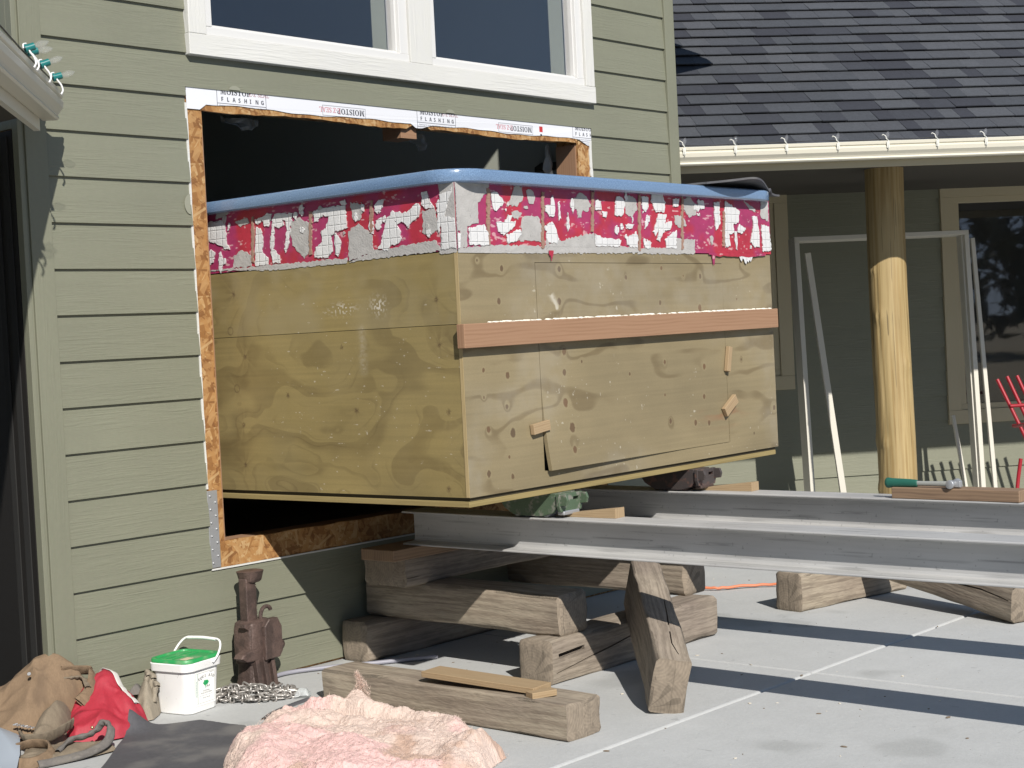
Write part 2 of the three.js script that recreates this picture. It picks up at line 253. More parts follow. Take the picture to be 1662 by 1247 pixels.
  // printed flashing membrane
  const FW_ = 2.67, fl = canvasTex(2048, 80, (c, w, h) => {
    c.fillStyle = '#e9ebf0'; c.fillRect(0, 0, w, h); const px = (m) => (m - 4.05) / FW_ * w;
    c.fillStyle = '#24262c';
    for (const x of [4.209, 5.397, 6.565]) {
      const a = px(x), b = px(x + 0.264); c.strokeStyle = '#33353b'; c.lineWidth = 1.4; c.strokeRect(a, -6, b - a, h + 8);
      c.font = 'bold 26px serif'; c.textAlign = 'left'; c.fillText('MOISTOP', a + 14, 14); c.font = '20px serif'; c.fillStyle = '#8a4a52'; c.fillText('E-Z SEAL', a + 132, 12); c.fillStyle = '#24262c';
      c.font = 'bold 19px sans-serif'; const F = 'FLASHING'; for (let i = 0; i < 8; i++) c.fillText(F[i], a + 16 + i * 23.5, 36);
      c.beginPath(); c.moveTo(a, 43); c.lineTo(b, 43); c.moveTo(a, 58); c.lineTo(b, 58); c.stroke();
      c.font = '8px sans-serif'; c.fillText('Flashing for doors and windows, nail fins and sills', a + 8, 53); c.fillText('Meets code   Install to plan', a + 10, 68); c.fillText('See guide', a + 12, 78);
    }
    for (const x of [4.798, 5.976]) {
      const a = px(x), b = px(x + 0.262); c.save(); c.translate((a + b) / 2, 34); c.rotate(Math.PI); c.strokeStyle = '#55575d'; c.lineWidth = 1.2;
      c.strokeRect(-(b - a) / 2, -16, b - a, 34); c.font = 'bold 27px serif'; c.textAlign = 'left'; c.fillStyle = '#2b2d33'; c.fillText('MOISTOP', -(b - a) / 2 + 4, 12); c.fillStyle = '#c2606a'; c.font = '23px serif'; c.fillText('E-Z SEAL', -(b - a) / 2 + 118, 12); c.restore();
      c.font = '8px sans-serif'; c.fillStyle = '#33353b'; c.fillText('Flexible flashing membrane', px(x + 0.1), 68); c.fillRect(px(x + 0.255), 60, 8, 14);
    }
    c.fillStyle = '#c33838'; c.fillRect(px(6.292), 14, 20, 22); c.fillStyle = '#333'; c.fillRect(px(6.297), 44, 10, 10);
  });
  const low2 = []; for (let i = 0; i <= 80; i++) { const x = mix(6.72, 4.05, i / 80); let y = 2.44 + 0.004 * Math.sin(x * 9) + 0.002 * Math.sin(x * 31); if (x < 4.125) y = 2.416; if (x > 5.345 && x < 5.47) y = 2.421 + 0.03 * Math.abs((x - 5.4075) / 0.0625) ** 4; if (x > 6.63) y = 2.412 + 0.02 * sst(6.69, 6.63, x); low2.push([x, y]); }
  const fg = extr([[4.05, 2.507], [6.72, 2.507], ...low2], 0.0018); fg.translate(0, 0, 0.0052);
  { const p = fg.attributes.position, uv = fg.attributes.uv; for (let i = 0; i < p.count; i++) { uv.setXY(i, (p.getX(i) - 4.05) / FW_, (p.getY(i) - 2.402) / 0.105); p.setZ(i, p.getZ(i) + 0.0025 * (fbm(p.getX(i) * 9, p.getY(i) * 20, 2, 3) - 0.3)); } fg.computeVertexNormals(); }
  mesh('flashing_membrane', fg, mat([0.8, 0.8, 0.8], { map: fl, roughness: 0.55 }), house);
  // torn plastic lining hanging in the opening
  const plast = new THREE.MeshPhysicalMaterial({ color: lin(0.5, 0.54, 0.56), roughness: 0.3, transmission: 0.85, thickness: 0, side: THREE.DoubleSide });
  for (const [x, w, l] of [[4.46, 0.24, 0.05], [5.56, 0.08, 0.08], [6.54, 0.05, 0.26]]) {
    const pg = new THREE.PlaneGeometry(w, l, 16, 8), p = pg.attributes.position;
    for (let i = 0; i < p.count; i++) { const X = p.getX(i), Y = p.getY(i); p.setZ(i, 0.02 * Math.sin(X * 40 + Y * 20) + 0.02 * fbm(X * 30, Y * 30, 2, 5)); if (Y < -l * 0.1) p.setX(i, X * (0.35 + 0.65 * (Y + l / 2) / l) + 0.03); }
    pg.translate(x, 2.425 - l / 2, -0.17); pg.computeVertexNormals(); mesh('torn_plastic', pg, plast, house);
  }
}
// ---- upper window: white trim boards, vinyl frames, glass, drywall returns
{
  const win = mesh('window', merge([rbox(WX0, 4.152, 2.7255, 4.0, -0.001, 0.036, 0.003, 'y'), rbox(6.666, WX1, 2.7255, 4.0, -0.001, 0.036, 0.003, 'y', 1), rbox(5.349, 5.4975, 2.7255, 4.0, -0.001, 0.034, 0.003, 'y', 2), rbox(WX0 - 0.003, WX1 + 0.003, WY0, 2.7245, -0.001, 0.038, 0.003, 'x', 1)]), M.trimWhite, house);
  for (const [a, b, ga, gb] of [[4.1525, 5.3485, 4.19, 5.292], [5.498, 6.6655, 5.531, 6.612]]) {
    mesh('frame', merge([rbox(a, b, 2.726, 2.762, -0.06, 0.026, 0.003), rbox(a, ga, 2.7625, 4.0, -0.06, 0.026, 0.003, 'y'), rbox(gb, b, 2.7625, 4.0, -0.06, 0.022, 0.003, 'y'), rbox(ga + 0.0005, gb - 0.0005, 2.7625, 2.775, -0.05, 0.006, 0.002), rbox(ga, ga + 0.012, 2.7755, 4.0, -0.05, 0.006, 0.002, 'y'), rbox(gb - 0.012, gb, 2.7755, 4.0, -0.05, 0.006, 0.002, 'y')]), M.vinyl, win);
    mesh('pane', box(ga + 0.006, gb - 0.006, 2.77, 4.0, -0.018, -0.015), M.glass, win);
    mesh('window_return', merge([box(gb - 0.003, gb + 0.012, 2.74, 4.0, -0.158, -0.061, 'y'), box(ga - 0.012, ga + 0.003, 2.74, 4.0, -0.158, -0.061, 'y')]), mat([0.34, 0.37, 0.31]), win);
  }
}
// ---- room behind, return walls, main roof
{
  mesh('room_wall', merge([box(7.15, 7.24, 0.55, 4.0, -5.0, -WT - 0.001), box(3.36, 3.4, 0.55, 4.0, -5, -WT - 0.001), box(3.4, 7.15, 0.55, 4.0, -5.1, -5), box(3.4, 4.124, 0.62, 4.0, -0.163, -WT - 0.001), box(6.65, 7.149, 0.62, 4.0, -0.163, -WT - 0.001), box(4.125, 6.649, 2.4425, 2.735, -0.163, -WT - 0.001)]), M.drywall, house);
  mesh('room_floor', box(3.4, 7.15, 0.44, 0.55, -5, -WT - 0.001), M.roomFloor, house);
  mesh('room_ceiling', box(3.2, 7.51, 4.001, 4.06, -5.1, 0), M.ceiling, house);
  const ret = mesh('side_wall', merge([box(7.36, 7.4995, 0, 4.0, -7, -WT - 0.001), box(3.266, 3.35, 0, 4.0, -7, -WT - 0.001)]), M.siding, house);
  mesh('side_door', box(3.252, 3.265, 0.02, 2.28, -1.6, -0.022, 'y'), M.doorDark, house);
  mesh('door_casing', merge([rbox(3.246, 3.2515, 0.02, 2.26, -0.09, -0.05, 0.002, 'y'), rbox(3.246, 3.2515, 0.02, 2.26, -0.16, -0.125, 0.002, 'y')]), mat([0.014, 0.014, 0.013]), house);
  const sl = Math.tan(0.59), q = [], x0 = 2.7, x1 = 8.0, ye = 3.89, zb = -5.2, yb = ye + 0.12 + (0.5 - zb) * sl;
  q.push([[x0, ye + 0.12, 0.5], [x1, ye + 0.12, 0.5], [x1, yb, zb], [x0, yb, zb]], [[x0, ye, 0.5], [x1, ye, 0.5], [x1, ye + 0.12, 0.5], [x0, ye + 0.12, 0.5]], [[x1, ye, 0.5], [x1, yb - 0.12, zb], [x1, yb, zb], [x1, ye + 0.12, 0.5]], [[x0, ye, 0.5], [x0, ye + 0.12, 0.5], [x0, yb, zb], [x0, yb - 0.12, zb]], [[x0, ye, 0.5], [x0, yb - 0.12, zb], [x1, yb - 0.12, zb], [x1, ye, 0.5]]);
  mesh('main_roof', muv(quads(q), 'x'), mat([0.05, 0.052, 0.058]), house);
}
// ---- porch at the right: frame turned by 39.8 degrees
const PO = V(10.523, 0, -0.914), PT = -0.69408;
const onPorch = (o) => { o.position.copy(PO); o.rotation.y = PT; return o; };
const porchPoint = (t, y, o) => V(t, y, o).applyAxisAngle(V(0, 1, 0), PT).add(PO);
{
  const T0 = -2.5, T1 = 7, wins = [[-1.4, -0.2, 0.905, 2.4], [1.016, 2.35, 0.565, 2.395]];
  const wall = onPorch(mesh('porch_wall', merge([box(T0, T1, 0, 0.6, -0.15, -0.0005), box(T0, -1.33, 0.6, 2.9, -0.15, -0.0005), box(-0.28, 1.12, 0.6, 2.9, -0.15, -0.0005), box(2.28, T1, 0.6, 2.9, -0.15, -0.0005), box(-1.33, -0.28, 2.3, 2.9, -0.15, -0.0005), box(1.12, 2.28, 2.3, 2.9, -0.15, -0.0005), box(-1.33, -0.28, 0.6, 0.98, -0.15, -0.0005)]), M.osb, house));
  const SB = 0.1895; sidedWall(wall, rowsFrom(0.408, 0.012, 2.5, SB), T0, T1, wins.map(([a, b, c, d]) => [a + 0.01, b - 0.01, c + 0.01, d - 0.01]), 77, M.siding);
  for (const [a, b, c, d] of wins) {
    const w = 0.105, win = onPorch(mesh('window', merge([rbox(a, b, c, c + w, 0, 0.03, 0.003), rbox(a, b, d - 0.09, d, 0, 0.03, 0.003, 'x', 1), rbox(a, a + w, c + w + 0.0005, d - 0.0905, 0, 0.03, 0.003, 'y'), rbox(b - w, b, c + w + 0.0005, d - 0.0905, 0, 0.03, 0.003, 'y', 2)]), M.trimCream, house));
    const A = a + w + 0.0005, B = b - w - 0.0005, C = c + w + 0.0005, D = d - 0.091, f = 0.045;
    mesh('frame', merge([rbox(A, B, C, C + f, -0.05, 0.02, 0.003), rbox(A, B, D - f, D, -0.05, 0.02, 0.003), rbox(A, A + f, C + f, D - f, -0.05, 0.018, 0.003, 'y'), rbox(B - f, B, C + f, D - f, -0.05, 0.018, 0.003, 'y')]), M.trimCream, win);
    mesh('pane', box(A + f - 0.004, B - f + 0.004, C + f - 0.004, D - f + 0.004, -0.02, -0.017), M.glass, win);
    mesh('room_behind', box(A - 0.02, B + 0.02, C - 0.02, D + 0.02, -0.62, -0.6), M.dark, win);
  }
  // dark rooms behind the porch wall stay closed
  onPorch(mesh('room_shell', merge([box(T0, T1, 0, 2.9, -1.3, -1.2), box(T0, T1, 2.75, 2.9, -1.2, -0.151), box(T0, T1, 0, 0.1, -1.2, -0.151), box(T0 - 0.1, T0, 0, 2.9, -1.3, -0.151), box(T1, T1 + 0.1, 0, 2.9, -1.3, -0.151)]), M.dark, house));
  const TL = -1.735, TE = 7.2, EO = 2.62;
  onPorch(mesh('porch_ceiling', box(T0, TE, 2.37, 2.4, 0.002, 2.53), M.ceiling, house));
  onPorch(mesh('fascia', merge([box(TL + 0.005, TE, 2.305, 2.445, 2.531, 2.551)]), M.trimCream, house));
  // gutter, bent sheet with stepped front
  const prof = [[2.553, 2.437], [2.553, 2.345], [2.605, 2.345], [2.612, 2.352], [2.606, 2.362], [2.612, 2.372], [2.628, 2.39], [2.632, 2.412], [2.622, 2.424], [2.63, 2.43], [2.632, 2.445], [2.626, 2.449], [2.622, 2.444], [2.624, 2.434], [2.616, 2.424], [2.627, 2.41], [2.623, 2.394], [2.606, 2.376], [2.6, 2.36], [2.604, 2.351], [2.557, 2.35], [2.557, 2.437]];
  const gs = new THREE.Shape(prof.map(([o, y]) => new THREE.Vector2(o, y))), gg = new THREE.ExtrudeGeometry(gs, { depth: TE - TL, bevelEnabled: false });
  gg.rotateY(-Math.PI / 2); gg.translate(0, 0, 0); // shape x -> z, depth -> -x
  { const p = gg.attributes.position; for (let i = 0; i < p.count; i++) { const x = p.getX(i), z = p.getZ(i); p.setXYZ(i, TL - x, p.getY(i), z); } gg.computeVertexNormals(); }
  const gut = onPorch(mesh('gutter', gg, M.gutter, house));
  const cap = extr(prof.slice(0, 12), 0.003); { const p = cap.attributes.position; for (let i = 0; i < p.count; i++) p.setXYZ(i, TL - 0.003 + p.getZ(i), p.getY(i), p.getX(i)); cap.computeVertexNormals(); }
  mesh('end_cap', cap, mat([0.3, 0.28, 0.22], { roughness: 0.6 }), gut);
  // roof deck and shingles
  const TH = 34 * Math.PI / 180, cs = Math.cos(TH), sn = Math.sin(TH), e0 = [2.575, 2.432];
  const RP = (t, s, n) => [t, e0[1] + s * sn + n * cs, e0[0] - s * cs + n * sn];
  const deck = onPorch(mesh('porch_roof', quads([[RP(-1.2, 0, 0), RP(TE, 0, 0), RP(TE, 5, 0), RP(-1.2, 5, 0)], [RP(-2.2, 1.2, 0), RP(-1.2, 1.2, 0), RP(-1.2, 5, 0), RP(-2.2, 5, 0)], [RP(-1.72, 0, 0), RP(-1.2, 0, 0), RP(-1.2, 1.2, 0), RP(-1.72, 1.2, 0)], [RP(-1.2, 0, -0.03), RP(-1.2, 5, -0.03), RP(TE, 5, -0.03), RP(TE, 0, -0.03)], [RP(-1.72, 0, -0.03), RP(-1.2, 0, -0.03), RP(TE, 0, -0.03), RP(TE, 0, 0)]]), mat([0.03, 0.03, 0.033]), house));
  const grit = tex(512, 512, (u, v) => { const k = lum(vn(u * 256, v * 256, 5, 256, 256), 0.55) * lum(fbm(u * 30, v * 30, 3, 15, 30, 30), 0.25); return [k * 0.8, k * 0.8, k * 0.8]; }, 0.55, 0.55);
  const tones = [[0.058, 0.064, 0.076], [0.066, 0.072, 0.083], [0.052, 0.058, 0.069], [0.061, 0.066, 0.077], [0.031, 0.034, 0.045], [0.037, 0.041, 0.052], [0.072, 0.078, 0.09]].map((c) => mat(c, { map: grit, roughness: 0.93 }));
  const r = rng(404), EX = 0.1435; let n = 0; const rest = [];
  for (let k = 0; k < 20; k++) {
    let t = k < 11 ? -1.72 : -2.1; const s0 = 0.004 + k * EX + (r() - 0.5) * 0.003;
    while (t < 2.3) {
      const w = 0.09 + r() * 0.17, a = t + 0.0008, b = Math.min(t + w, 2.3) - 0.0008, dn = (r() - 0.5) * 0.004, lift = 0.011 + r() * 0.005, th = 0.0045, tone = r() < 0.24 ? 4 + Math.floor(r() * 2) : [0, 1, 2, 3, 6][Math.floor(r() * 5)];
      const lo = s0 + dn, hi = s0 + EX + 0.02; t += w;
      const T = (tt, s, f) => RP(tt, s, (f ? lift + th : lift) * (1 - (s - lo) / (hi - lo)) + (f ? 0.0032 : 0.0012)), sk = (r() - 0.5) * 0.004;
      const g = quads([[T(a, lo, 1), T(b, lo + sk, 1), T(b, hi, 1), T(a, hi, 1)], [T(a, lo, 0), T(b, lo + sk, 0), T(b, lo + sk, 1), T(a, lo, 1)], [T(a, lo, 0), T(a, lo, 1), T(a, hi, 1), T(a, hi, 0)], [T(b, lo + sk, 1), T(b, lo + sk, 0), T(b, hi, 0), T(b, hi, 1)], [T(a, lo, 0), T(a, hi, 0), T(b, hi, 0), T(b, lo + sk, 0)]]);
      muv(g, 'x', r() * 5, r() * 5);
      if (k < 17 && a < 1.35 && n < 295) { mesh('shingle', g, tones[tone], deck); n++; } else rest.push([g, tone]);
    }
  }
  for (let i = 0; i < tones.length; i++) { const g = rest.filter((q) => q[1] === i).map((q) => q[0]); if (g.length) { const o = mesh('shingle_field', merge(g), tones[i], deck); o.userData.kind = 'stuff'; } }
}
// ---- porch at the left: eave and gutter in view, ceiling and wall close it
{
  const a = Math.atan2(0.75, -0.66), GX = 3.36, GZ = 0.165, c = Math.cos(a), s = Math.sin(a); // along (c, s) in x, z; outwards (s, -c) reversed
  const P = (t, y, o) => [GX + c * t + s * o, y, GZ + s * t - c * o];
  const prof = [[-0.075, 2.39], [-0.075, 2.3], [-0.022, 2.3], [-0.015, 2.307], [-0.02, 2.317], [-0.014, 2.327], [0.001, 2.345], [0.005, 2.366], [-0.004, 2.378], [0.003, 2.384], [0.005, 2.4], [-0.001, 2.404], [-0.006, 2.398], [-0.004, 2.386], [-0.01, 2.378], [-0.002, 2.364], [-0.005, 2.348], [-0.02, 2.33], [-0.027, 2.316], [-0.024, 2.306], [-0.071, 2.305], [-0.071, 2.39]];
  const L = 4.2, q = []; for (let i = 0; i < prof.length; i++) { const [o0, y0] = prof[i], [o1, y1] = prof[(i + 1) % prof.length]; q.push([P(0, y0, o0), P(L, y0, o0), P(L, y1, o1), P(0, y1, o1)]); }
  const gut = mesh('gutter', quads(q), M.gutter, house);
  const capq = []; for (let i = 0; i < 11; i++) { const [o0, y0] = prof[i], [o1, y1] = prof[i + 1]; capq.push([P(0.002, y0, o0), P(0.002, y1, o1), P(0.002, 2.38, -0.04), P(0.002, 2.35, -0.04)]); }
  mesh('end_cap', quads(capq), M.gutter, gut);
  const B = (t0, t1, y0, y1, o0, o1) => { const v = (t, y, o) => P(t, y, o); return quads([[v(t0, y0, o1), v(t1, y0, o1), v(t1, y1, o1), v(t0, y1, o1)], [v(t0, y0, o0), v(t0, y1, o0), v(t1, y1, o0), v(t1, y0, o0)], [v(t0, y0, o0), v(t0, y0, o1), v(t0, y1, o1), v(t0, y1, o0)], [v(t0, y0, o0), v(t1, y0, o0), v(t1, y0, o1), v(t0, y0, o1)], [v(t0, y1, o0), v(t0, y1, o1), v(t1, y1, o1), v(t1, y1, o0)], [v(t1, y0, o0), v(t1, y1, o0), v(t1, y1, o1), v(t1, y0, o1)]]); };
  mesh('fascia', muv(B(0.06, L, 2.255, 2.4, -0.1, -0.077)), M.gutter, house);
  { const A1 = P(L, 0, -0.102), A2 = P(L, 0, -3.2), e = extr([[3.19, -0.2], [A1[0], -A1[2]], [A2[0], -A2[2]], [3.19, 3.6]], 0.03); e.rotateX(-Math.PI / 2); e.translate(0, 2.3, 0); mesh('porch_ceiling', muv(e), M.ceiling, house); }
  mesh('porch_roof', muv(quads([[P(-0.0, 2.41, -0.06), P(L, 2.41, -0.06), P(L, 3.6, -2.0), P(1.3, 3.6, -2.0)]])), mat([0.05, 0.052, 0.058]), house);
  mesh('porch_wall', muv(B(-2.0, L, 0, 2.3, -3.2, -3.05)), M.siding, house);
}

// ---------------------------------------------------------------- peeled log post of the right porch
{
  const c = porchPoint(-0.125, 0, 1.75), col = tex(512, 1024, (u, v) => {
    const g = fbm(u * 60, v * 5, 4, 600, 60, 5), f = fbm(u * 140, v * 9, 3, 610, 140, 9), k = lum(fbm(u * 8, v * 10, 4, 620, 8, 10), 0.2);
    let c = mix3([0.38, 0.285, 0.135], [0.29, 0.2, 0.08], sst(0.3, 0.8, g)); const cr = 1 - 0.5 * sst(0.74, 0.8, fbm(u * 130, v * 7, 2, 633, 130, 7)), kk = k * lum(f, 0.18) * cr; return [c[0] * kk, c[1] * kk, c[2] * kk];
  });
  const NA = 96, NY = 80, H = 2.37, pos = [], uv = [], idx = [], knots = [[3.5, 1.72, 0.02], [3.75, 1.42, 0.03], [2.75, 0.62, 0.03], [3.7, 0.6, 0.022], [2.95, 0.3, 0.028], [5.2, 1.1, 0.03]];
  for (let j = 0; j <= NY; j++) for (let i = 0; i <= NA; i++) {
    const y = H * j / NY, th = 2 * Math.PI * i / NA; let r = 0.1235 - 0.001 * y + 0.006 * (fbm(Math.cos(th) * 2 + 5, y * 1.6 + Math.sin(th) * 2, 3, 50) - 0.5) + 0.003 * (fbm(Math.cos(th) * 7 + 9, y * 6 + Math.sin(th) * 7, 2, 51) - 0.5);
    const cr = 2.6 + 0.12 * Math.sin(y * 2.2), dc = Math.abs(th - cr); if (y < 1.35) r -= 0.014 * Math.max(0, 1 - dc / 0.075) * sst(1.35, 1.0, y);
    const cr2 = 3.78 + 0.06 * Math.sin(y * 3), dc2 = Math.abs(th - cr2); r -= 0.004 * Math.max(0, 1 - dc2 / 0.07) * sst(0.5, 0.8, y) * sst(1.9, 1.6, y);
    for (const [ka, ky, kr] of knots) { const d = Math.hypot((th - ka) * 0.11, (y - ky) * 0.8); r += 0.012 * Math.exp(-((d / kr) ** 2)) - 0.012 * Math.exp(-((d / (kr * 0.3)) ** 2)); }
    pos.push(r * Math.cos(th) + 0.006 * Math.sin(y * 2.4 + 1), y, -r * Math.sin(th) + 0.006 * Math.sin(y * 1.9)); uv.push(i / NA, y / 2.4);
    if (i < NA && j < NY) { const a = j * (NA + 1) + i; idx.push(a, a + 1, a + NA + 2, a, a + NA + 2, a + NA + 1); }
  }
  const g = new THREE.BufferGeometry(); g.setAttribute('position', new THREE.Float32BufferAttribute(pos, 3)); g.setAttribute('uv', new THREE.Float32BufferAttribute(uv, 2)); g.setIndex(idx); g.computeVertexNormals();
  solo('log_post', g, mat(null, { map: col, roughness: 0.62 }), 'peeled yellow log post holding up the porch roof', 'post', [c.x, 0, c.z], PT);
}

// ---------------------------------------------------------------- hot tub in its plywood crate
const TY = 0.036, PH = 0.9156, TW = 2.25, TD = 3.3;
const tub = thing('hot_tub', 'big hot tub in a plywood crate with blue rim, half pushed into the wall opening', 'hot tub', [4.254, 0.7836, 1.306], 0.0339);
const FW = [[[0.205,1.138],[0.237,1.14],[0.279,1.108],[0.264,1.088],[0.231,1.07],[0.213,1.078]],[[0.228,1.025],[0.273,1.03],[0.3,1.056],[0.326,1.052],[0.311,1.027],[0.344,1.032],[0.336,1.011],[0.289,0.99],[0.268,0.977],[0.238,0.993]],[[0.281,0.977],[0.334,0.991],[0.368,1.004],[0.373,0.983],[0.331,0.953],[0.291,0.945]],[[0.529,1.1],[0.564,1.105],[0.58,1.14],[0.594,1.106],[0.585,1.059],[0.553,1.057],[0.532,1.079]],[[0.537,1.024],[0.572,1.038],[0.591,1.008],[0.608,0.966],[0.6,0.949],[0.545,0.952],[0.525,0.969]],[[0.613,1.115],[0.623,1.12],[0.629,1.052],[0.617,1.043]],[[0.676,1.079],[0.682,1.019],[0.669,0.997],[0.663,1.027]],[[0.865,1.133],[0.902,1.129],[0.907,1.094],[0.862,1.093]],[[0.907,1.09],[0.943,1.082],[0.934,1.061],[0.912,1.068]],[[1.014,1.151],[1.048,1.151],[1.07,1.131],[1.054,1.07],[0.995,1.07],[0.999,1.11]],[[0.851,0.996],[0.876,0.987],[0.912,0.975],[0.95,0.975],[1.033,0.972],[1.023,0.945],[0.85,0.943]],[[1.073,0.977],[1.145,1.006],[1.159,0.983],[1.148,0.942],[1.093,0.941],[1.071,0.959]],[[1.198,1.158],[1.246,1.158],[1.247,1.118],[1.224,1.09],[1.194,1.107]],[[1.272,1.174],[1.353,1.173],[1.375,1.136],[1.363,1.094],[1.298,1.096],[1.269,1.142]],[[1.232,1.085],[1.255,1.072],[1.236,1.04],[1.21,1.021],[1.221,1.058]],[[1.322,1.088],[1.379,1.085],[1.359,1.042],[1.419,1.058],[1.407,1.02],[1.348,1.014],[1.32,0.967],[1.296,0.976],[1.325,1.032],[1.289,0.994],[1.274,1.013]],[[1.406,1.001],[1.454,1.016],[1.443,0.94],[1.367,0.94],[1.362,0.977]],[[1.435,1.157],[1.483,1.158],[1.475,1.125],[1.433,1.124]],[[1.634,1.159],[1.681,1.156],[1.689,1.122],[1.639,1.116]],[[1.767,1.149],[1.813,1.155],[1.814,1.062],[1.774,1.022],[1.771,1.09]],[[1.868,1.162],[1.932,1.139],[1.986,1.116],[1.972,1.066],[1.924,1.055],[1.93,1.015],[1.883,1.009],[1.897,0.955],[1.85,0.95],[1.84,1.053]],[[1.981,1.056],[2.036,1.037],[1.996,1.011],[1.959,1.021]],[[2.1,1.099],[2.139,1.1],[2.152,1.029],[2.155,0.953],[2.106,0.953],[2.07,0.977],[2.104,1.039]],[[2.175,1.06],[2.244,1.052],[2.26,0.939],[2.183,0.933]],[[0.064,0.998],[0.152,1.015],[0.174,0.98],[0.177,0.939],[0.066,0.938]],[[-0.086,1.135],[-0.055,1.152],[-0.051,1.05],[-0.076,1.026],[-0.079,0.987],[0.015,0.981],[0.01,0.925],[-0.079,0.92]],[[1.223,0.975],[1.254,0.962],[1.243,0.934],[1.203,0.938]],[[1.07,1.036],[1.133,1.042],[1.115,1.023],[1.076,1.018]]];
const FG = [[[0.348,1.169],[0.394,1.166],[0.397,1.121],[0.361,1.091],[0.303,1.093],[0.325,1.127]],[[0.419,1.155],[0.459,1.156],[0.475,1.132],[0.462,1.102],[0.429,1.105]],[[0.32,1.065],[0.36,1.074],[0.385,1.062],[0.357,1.041],[0.326,1.048]],[[0.384,1.046],[0.411,1.056],[0.491,1.052],[0.512,0.973],[0.497,0.956],[0.351,0.958],[0.374,0.995]],[[0.765,1.16],[0.808,1.144],[0.834,1.11],[0.81,1.083],[0.774,1.086],[0.764,1.06],[0.742,1.055],[0.738,1.089],[0.704,1.105],[0.712,1.123]],[[1.07,1.135],[1.111,1.159],[1.157,1.147],[1.161,1.102],[1.119,1.069],[1.081,1.077]],[[1.521,1.16],[1.582,1.167],[1.631,1.13],[1.619,1.091],[1.566,1.08],[1.525,1.108]],[[1.446,1.082],[1.506,1.088],[1.537,1.041],[1.475,1.028],[1.444,1.054]],[[0.183,0.939],[0.509,0.939],[0.565,0.952],[0.766,0.986],[0.851,0.996],[0.85,0.943],[1.156,0.942],[1.17,0.917],[0.18,0.906]],[[1.455,0.983],[1.601,0.981],[1.595,0.917],[1.154,0.914],[1.156,0.939],[1.451,0.939]],[[2.186,1.193],[2.256,1.195],[2.246,1.077],[2.178,1.096]],[[2.029,1.172],[2.122,1.135],[2.141,1.12],[2.083,1.124]],[[-0.099,1.182],[0.196,1.187],[0.193,1.146],[0.127,1.095],[0.121,1.023],[0.059,1.005],[0.053,0.934],[0.01,0.917],[0.015,0.989],[-0.066,1.011],[-0.12,0.908]],[[0.01,0.925],[0.183,0.939],[0.18,0.906],[-0.121,0.903],[-0.119,0.924]]];
const SW = [[[-1.425,1.123],[-1.395,1.138],[-1.29,1.14],[-1.287,1.047],[-1.268,1.013],[-1.305,1.023],[-1.38,1.054],[-1.424,1.065]],[[-1.269,1.124],[-1.259,1.12],[-1.267,1.092],[-1.275,1.096]],[[-1.098,1.124],[-1.023,1.142],[-0.997,1.136],[-1.017,1.089],[-1.042,1.095],[-1.056,1.12],[-1.084,1.102],[-1.099,1.106]],[[-1.1,1.092],[-1.069,1.086],[-1.058,1.036],[-1.067,0.988],[-1.033,0.958],[-1.034,0.937],[-1.114,0.932]],[[-0.994,1.115],[-0.977,1.138],[-0.875,1.132],[-0.883,1.092],[-0.911,1.06],[-0.917,1.108],[-0.938,1.107],[-0.929,1.085],[-0.961,1.077],[-0.986,1.086],[-0.998,0.997],[-0.96,0.959],[-0.962,0.939],[-1.003,0.938],[-1.018,1.012]],[[-0.904,1.08],[-0.89,1.072],[-0.905,1.004],[-0.928,0.974],[-0.932,0.992],[-0.917,1.046]],[[-1.419,0.999],[-1.389,1.019],[-1.362,1.006],[-1.382,0.968],[-1.406,0.951],[-1.422,0.963]],[[-1.321,0.974],[-1.304,0.98],[-1.3,0.955],[-1.317,0.952]],[[-0.755,1.128],[-0.657,1.136],[-0.571,1.135],[-0.564,1.045],[-0.597,1.044],[-0.636,1.037],[-0.656,1.025],[-0.652,0.958],[-0.682,0.94],[-0.76,0.945],[-0.747,0.985],[-0.706,1.002],[-0.713,1.044],[-0.683,1.055],[-0.665,1.1],[-0.698,1.11],[-0.729,1.085],[-0.749,1.084]],[[-0.641,1.038],[-0.618,1.022],[-0.601,0.988],[-0.624,0.942],[-0.638,0.947]],[[-0.598,1.155],[-0.569,1.155],[-0.561,1.138],[-0.59,1.139]],[[-0.481,1.137],[-0.464,1.122],[-0.465,1.103],[-0.479,1.11]],[[-0.409,1.117],[-0.394,1.135],[-0.362,1.136],[-0.368,1.107],[-0.397,1.09],[-0.41,1.098]],[[-0.404,1.064],[-0.376,1.069],[-0.383,1.03],[-0.402,1.025],[-0.41,1.045]],[[-0.407,0.96],[-0.388,0.965],[-0.354,1.06],[-0.315,1.089],[-0.245,1.077],[-0.189,1.11],[-0.173,1.096],[-0.184,1.058],[-0.211,1.048],[-0.24,1.018],[-0.256,1.045],[-0.292,1.042],[-0.309,1.059],[-0.285,1.015],[-0.274,0.982],[-0.297,0.965],[-0.334,0.961],[-0.353,0.943],[-0.389,0.949]],[[-0.161,1.146],[-0.139,1.15],[-0.121,1.091],[-0.124,1.117],[-0.104,1.086],[-0.139,1.08],[-0.164,1.101]],[[-0.086,1.107],[-0.068,1.111],[-0.064,1.048],[-0.086,0.986]],[[-0.071,1.131],[-0.024,1.139],[-0.006,1.15],[-0.036,1.09],[-0.051,1.047],[0.015,1.029],[0.008,0.929],[-0.073,0.925]]];
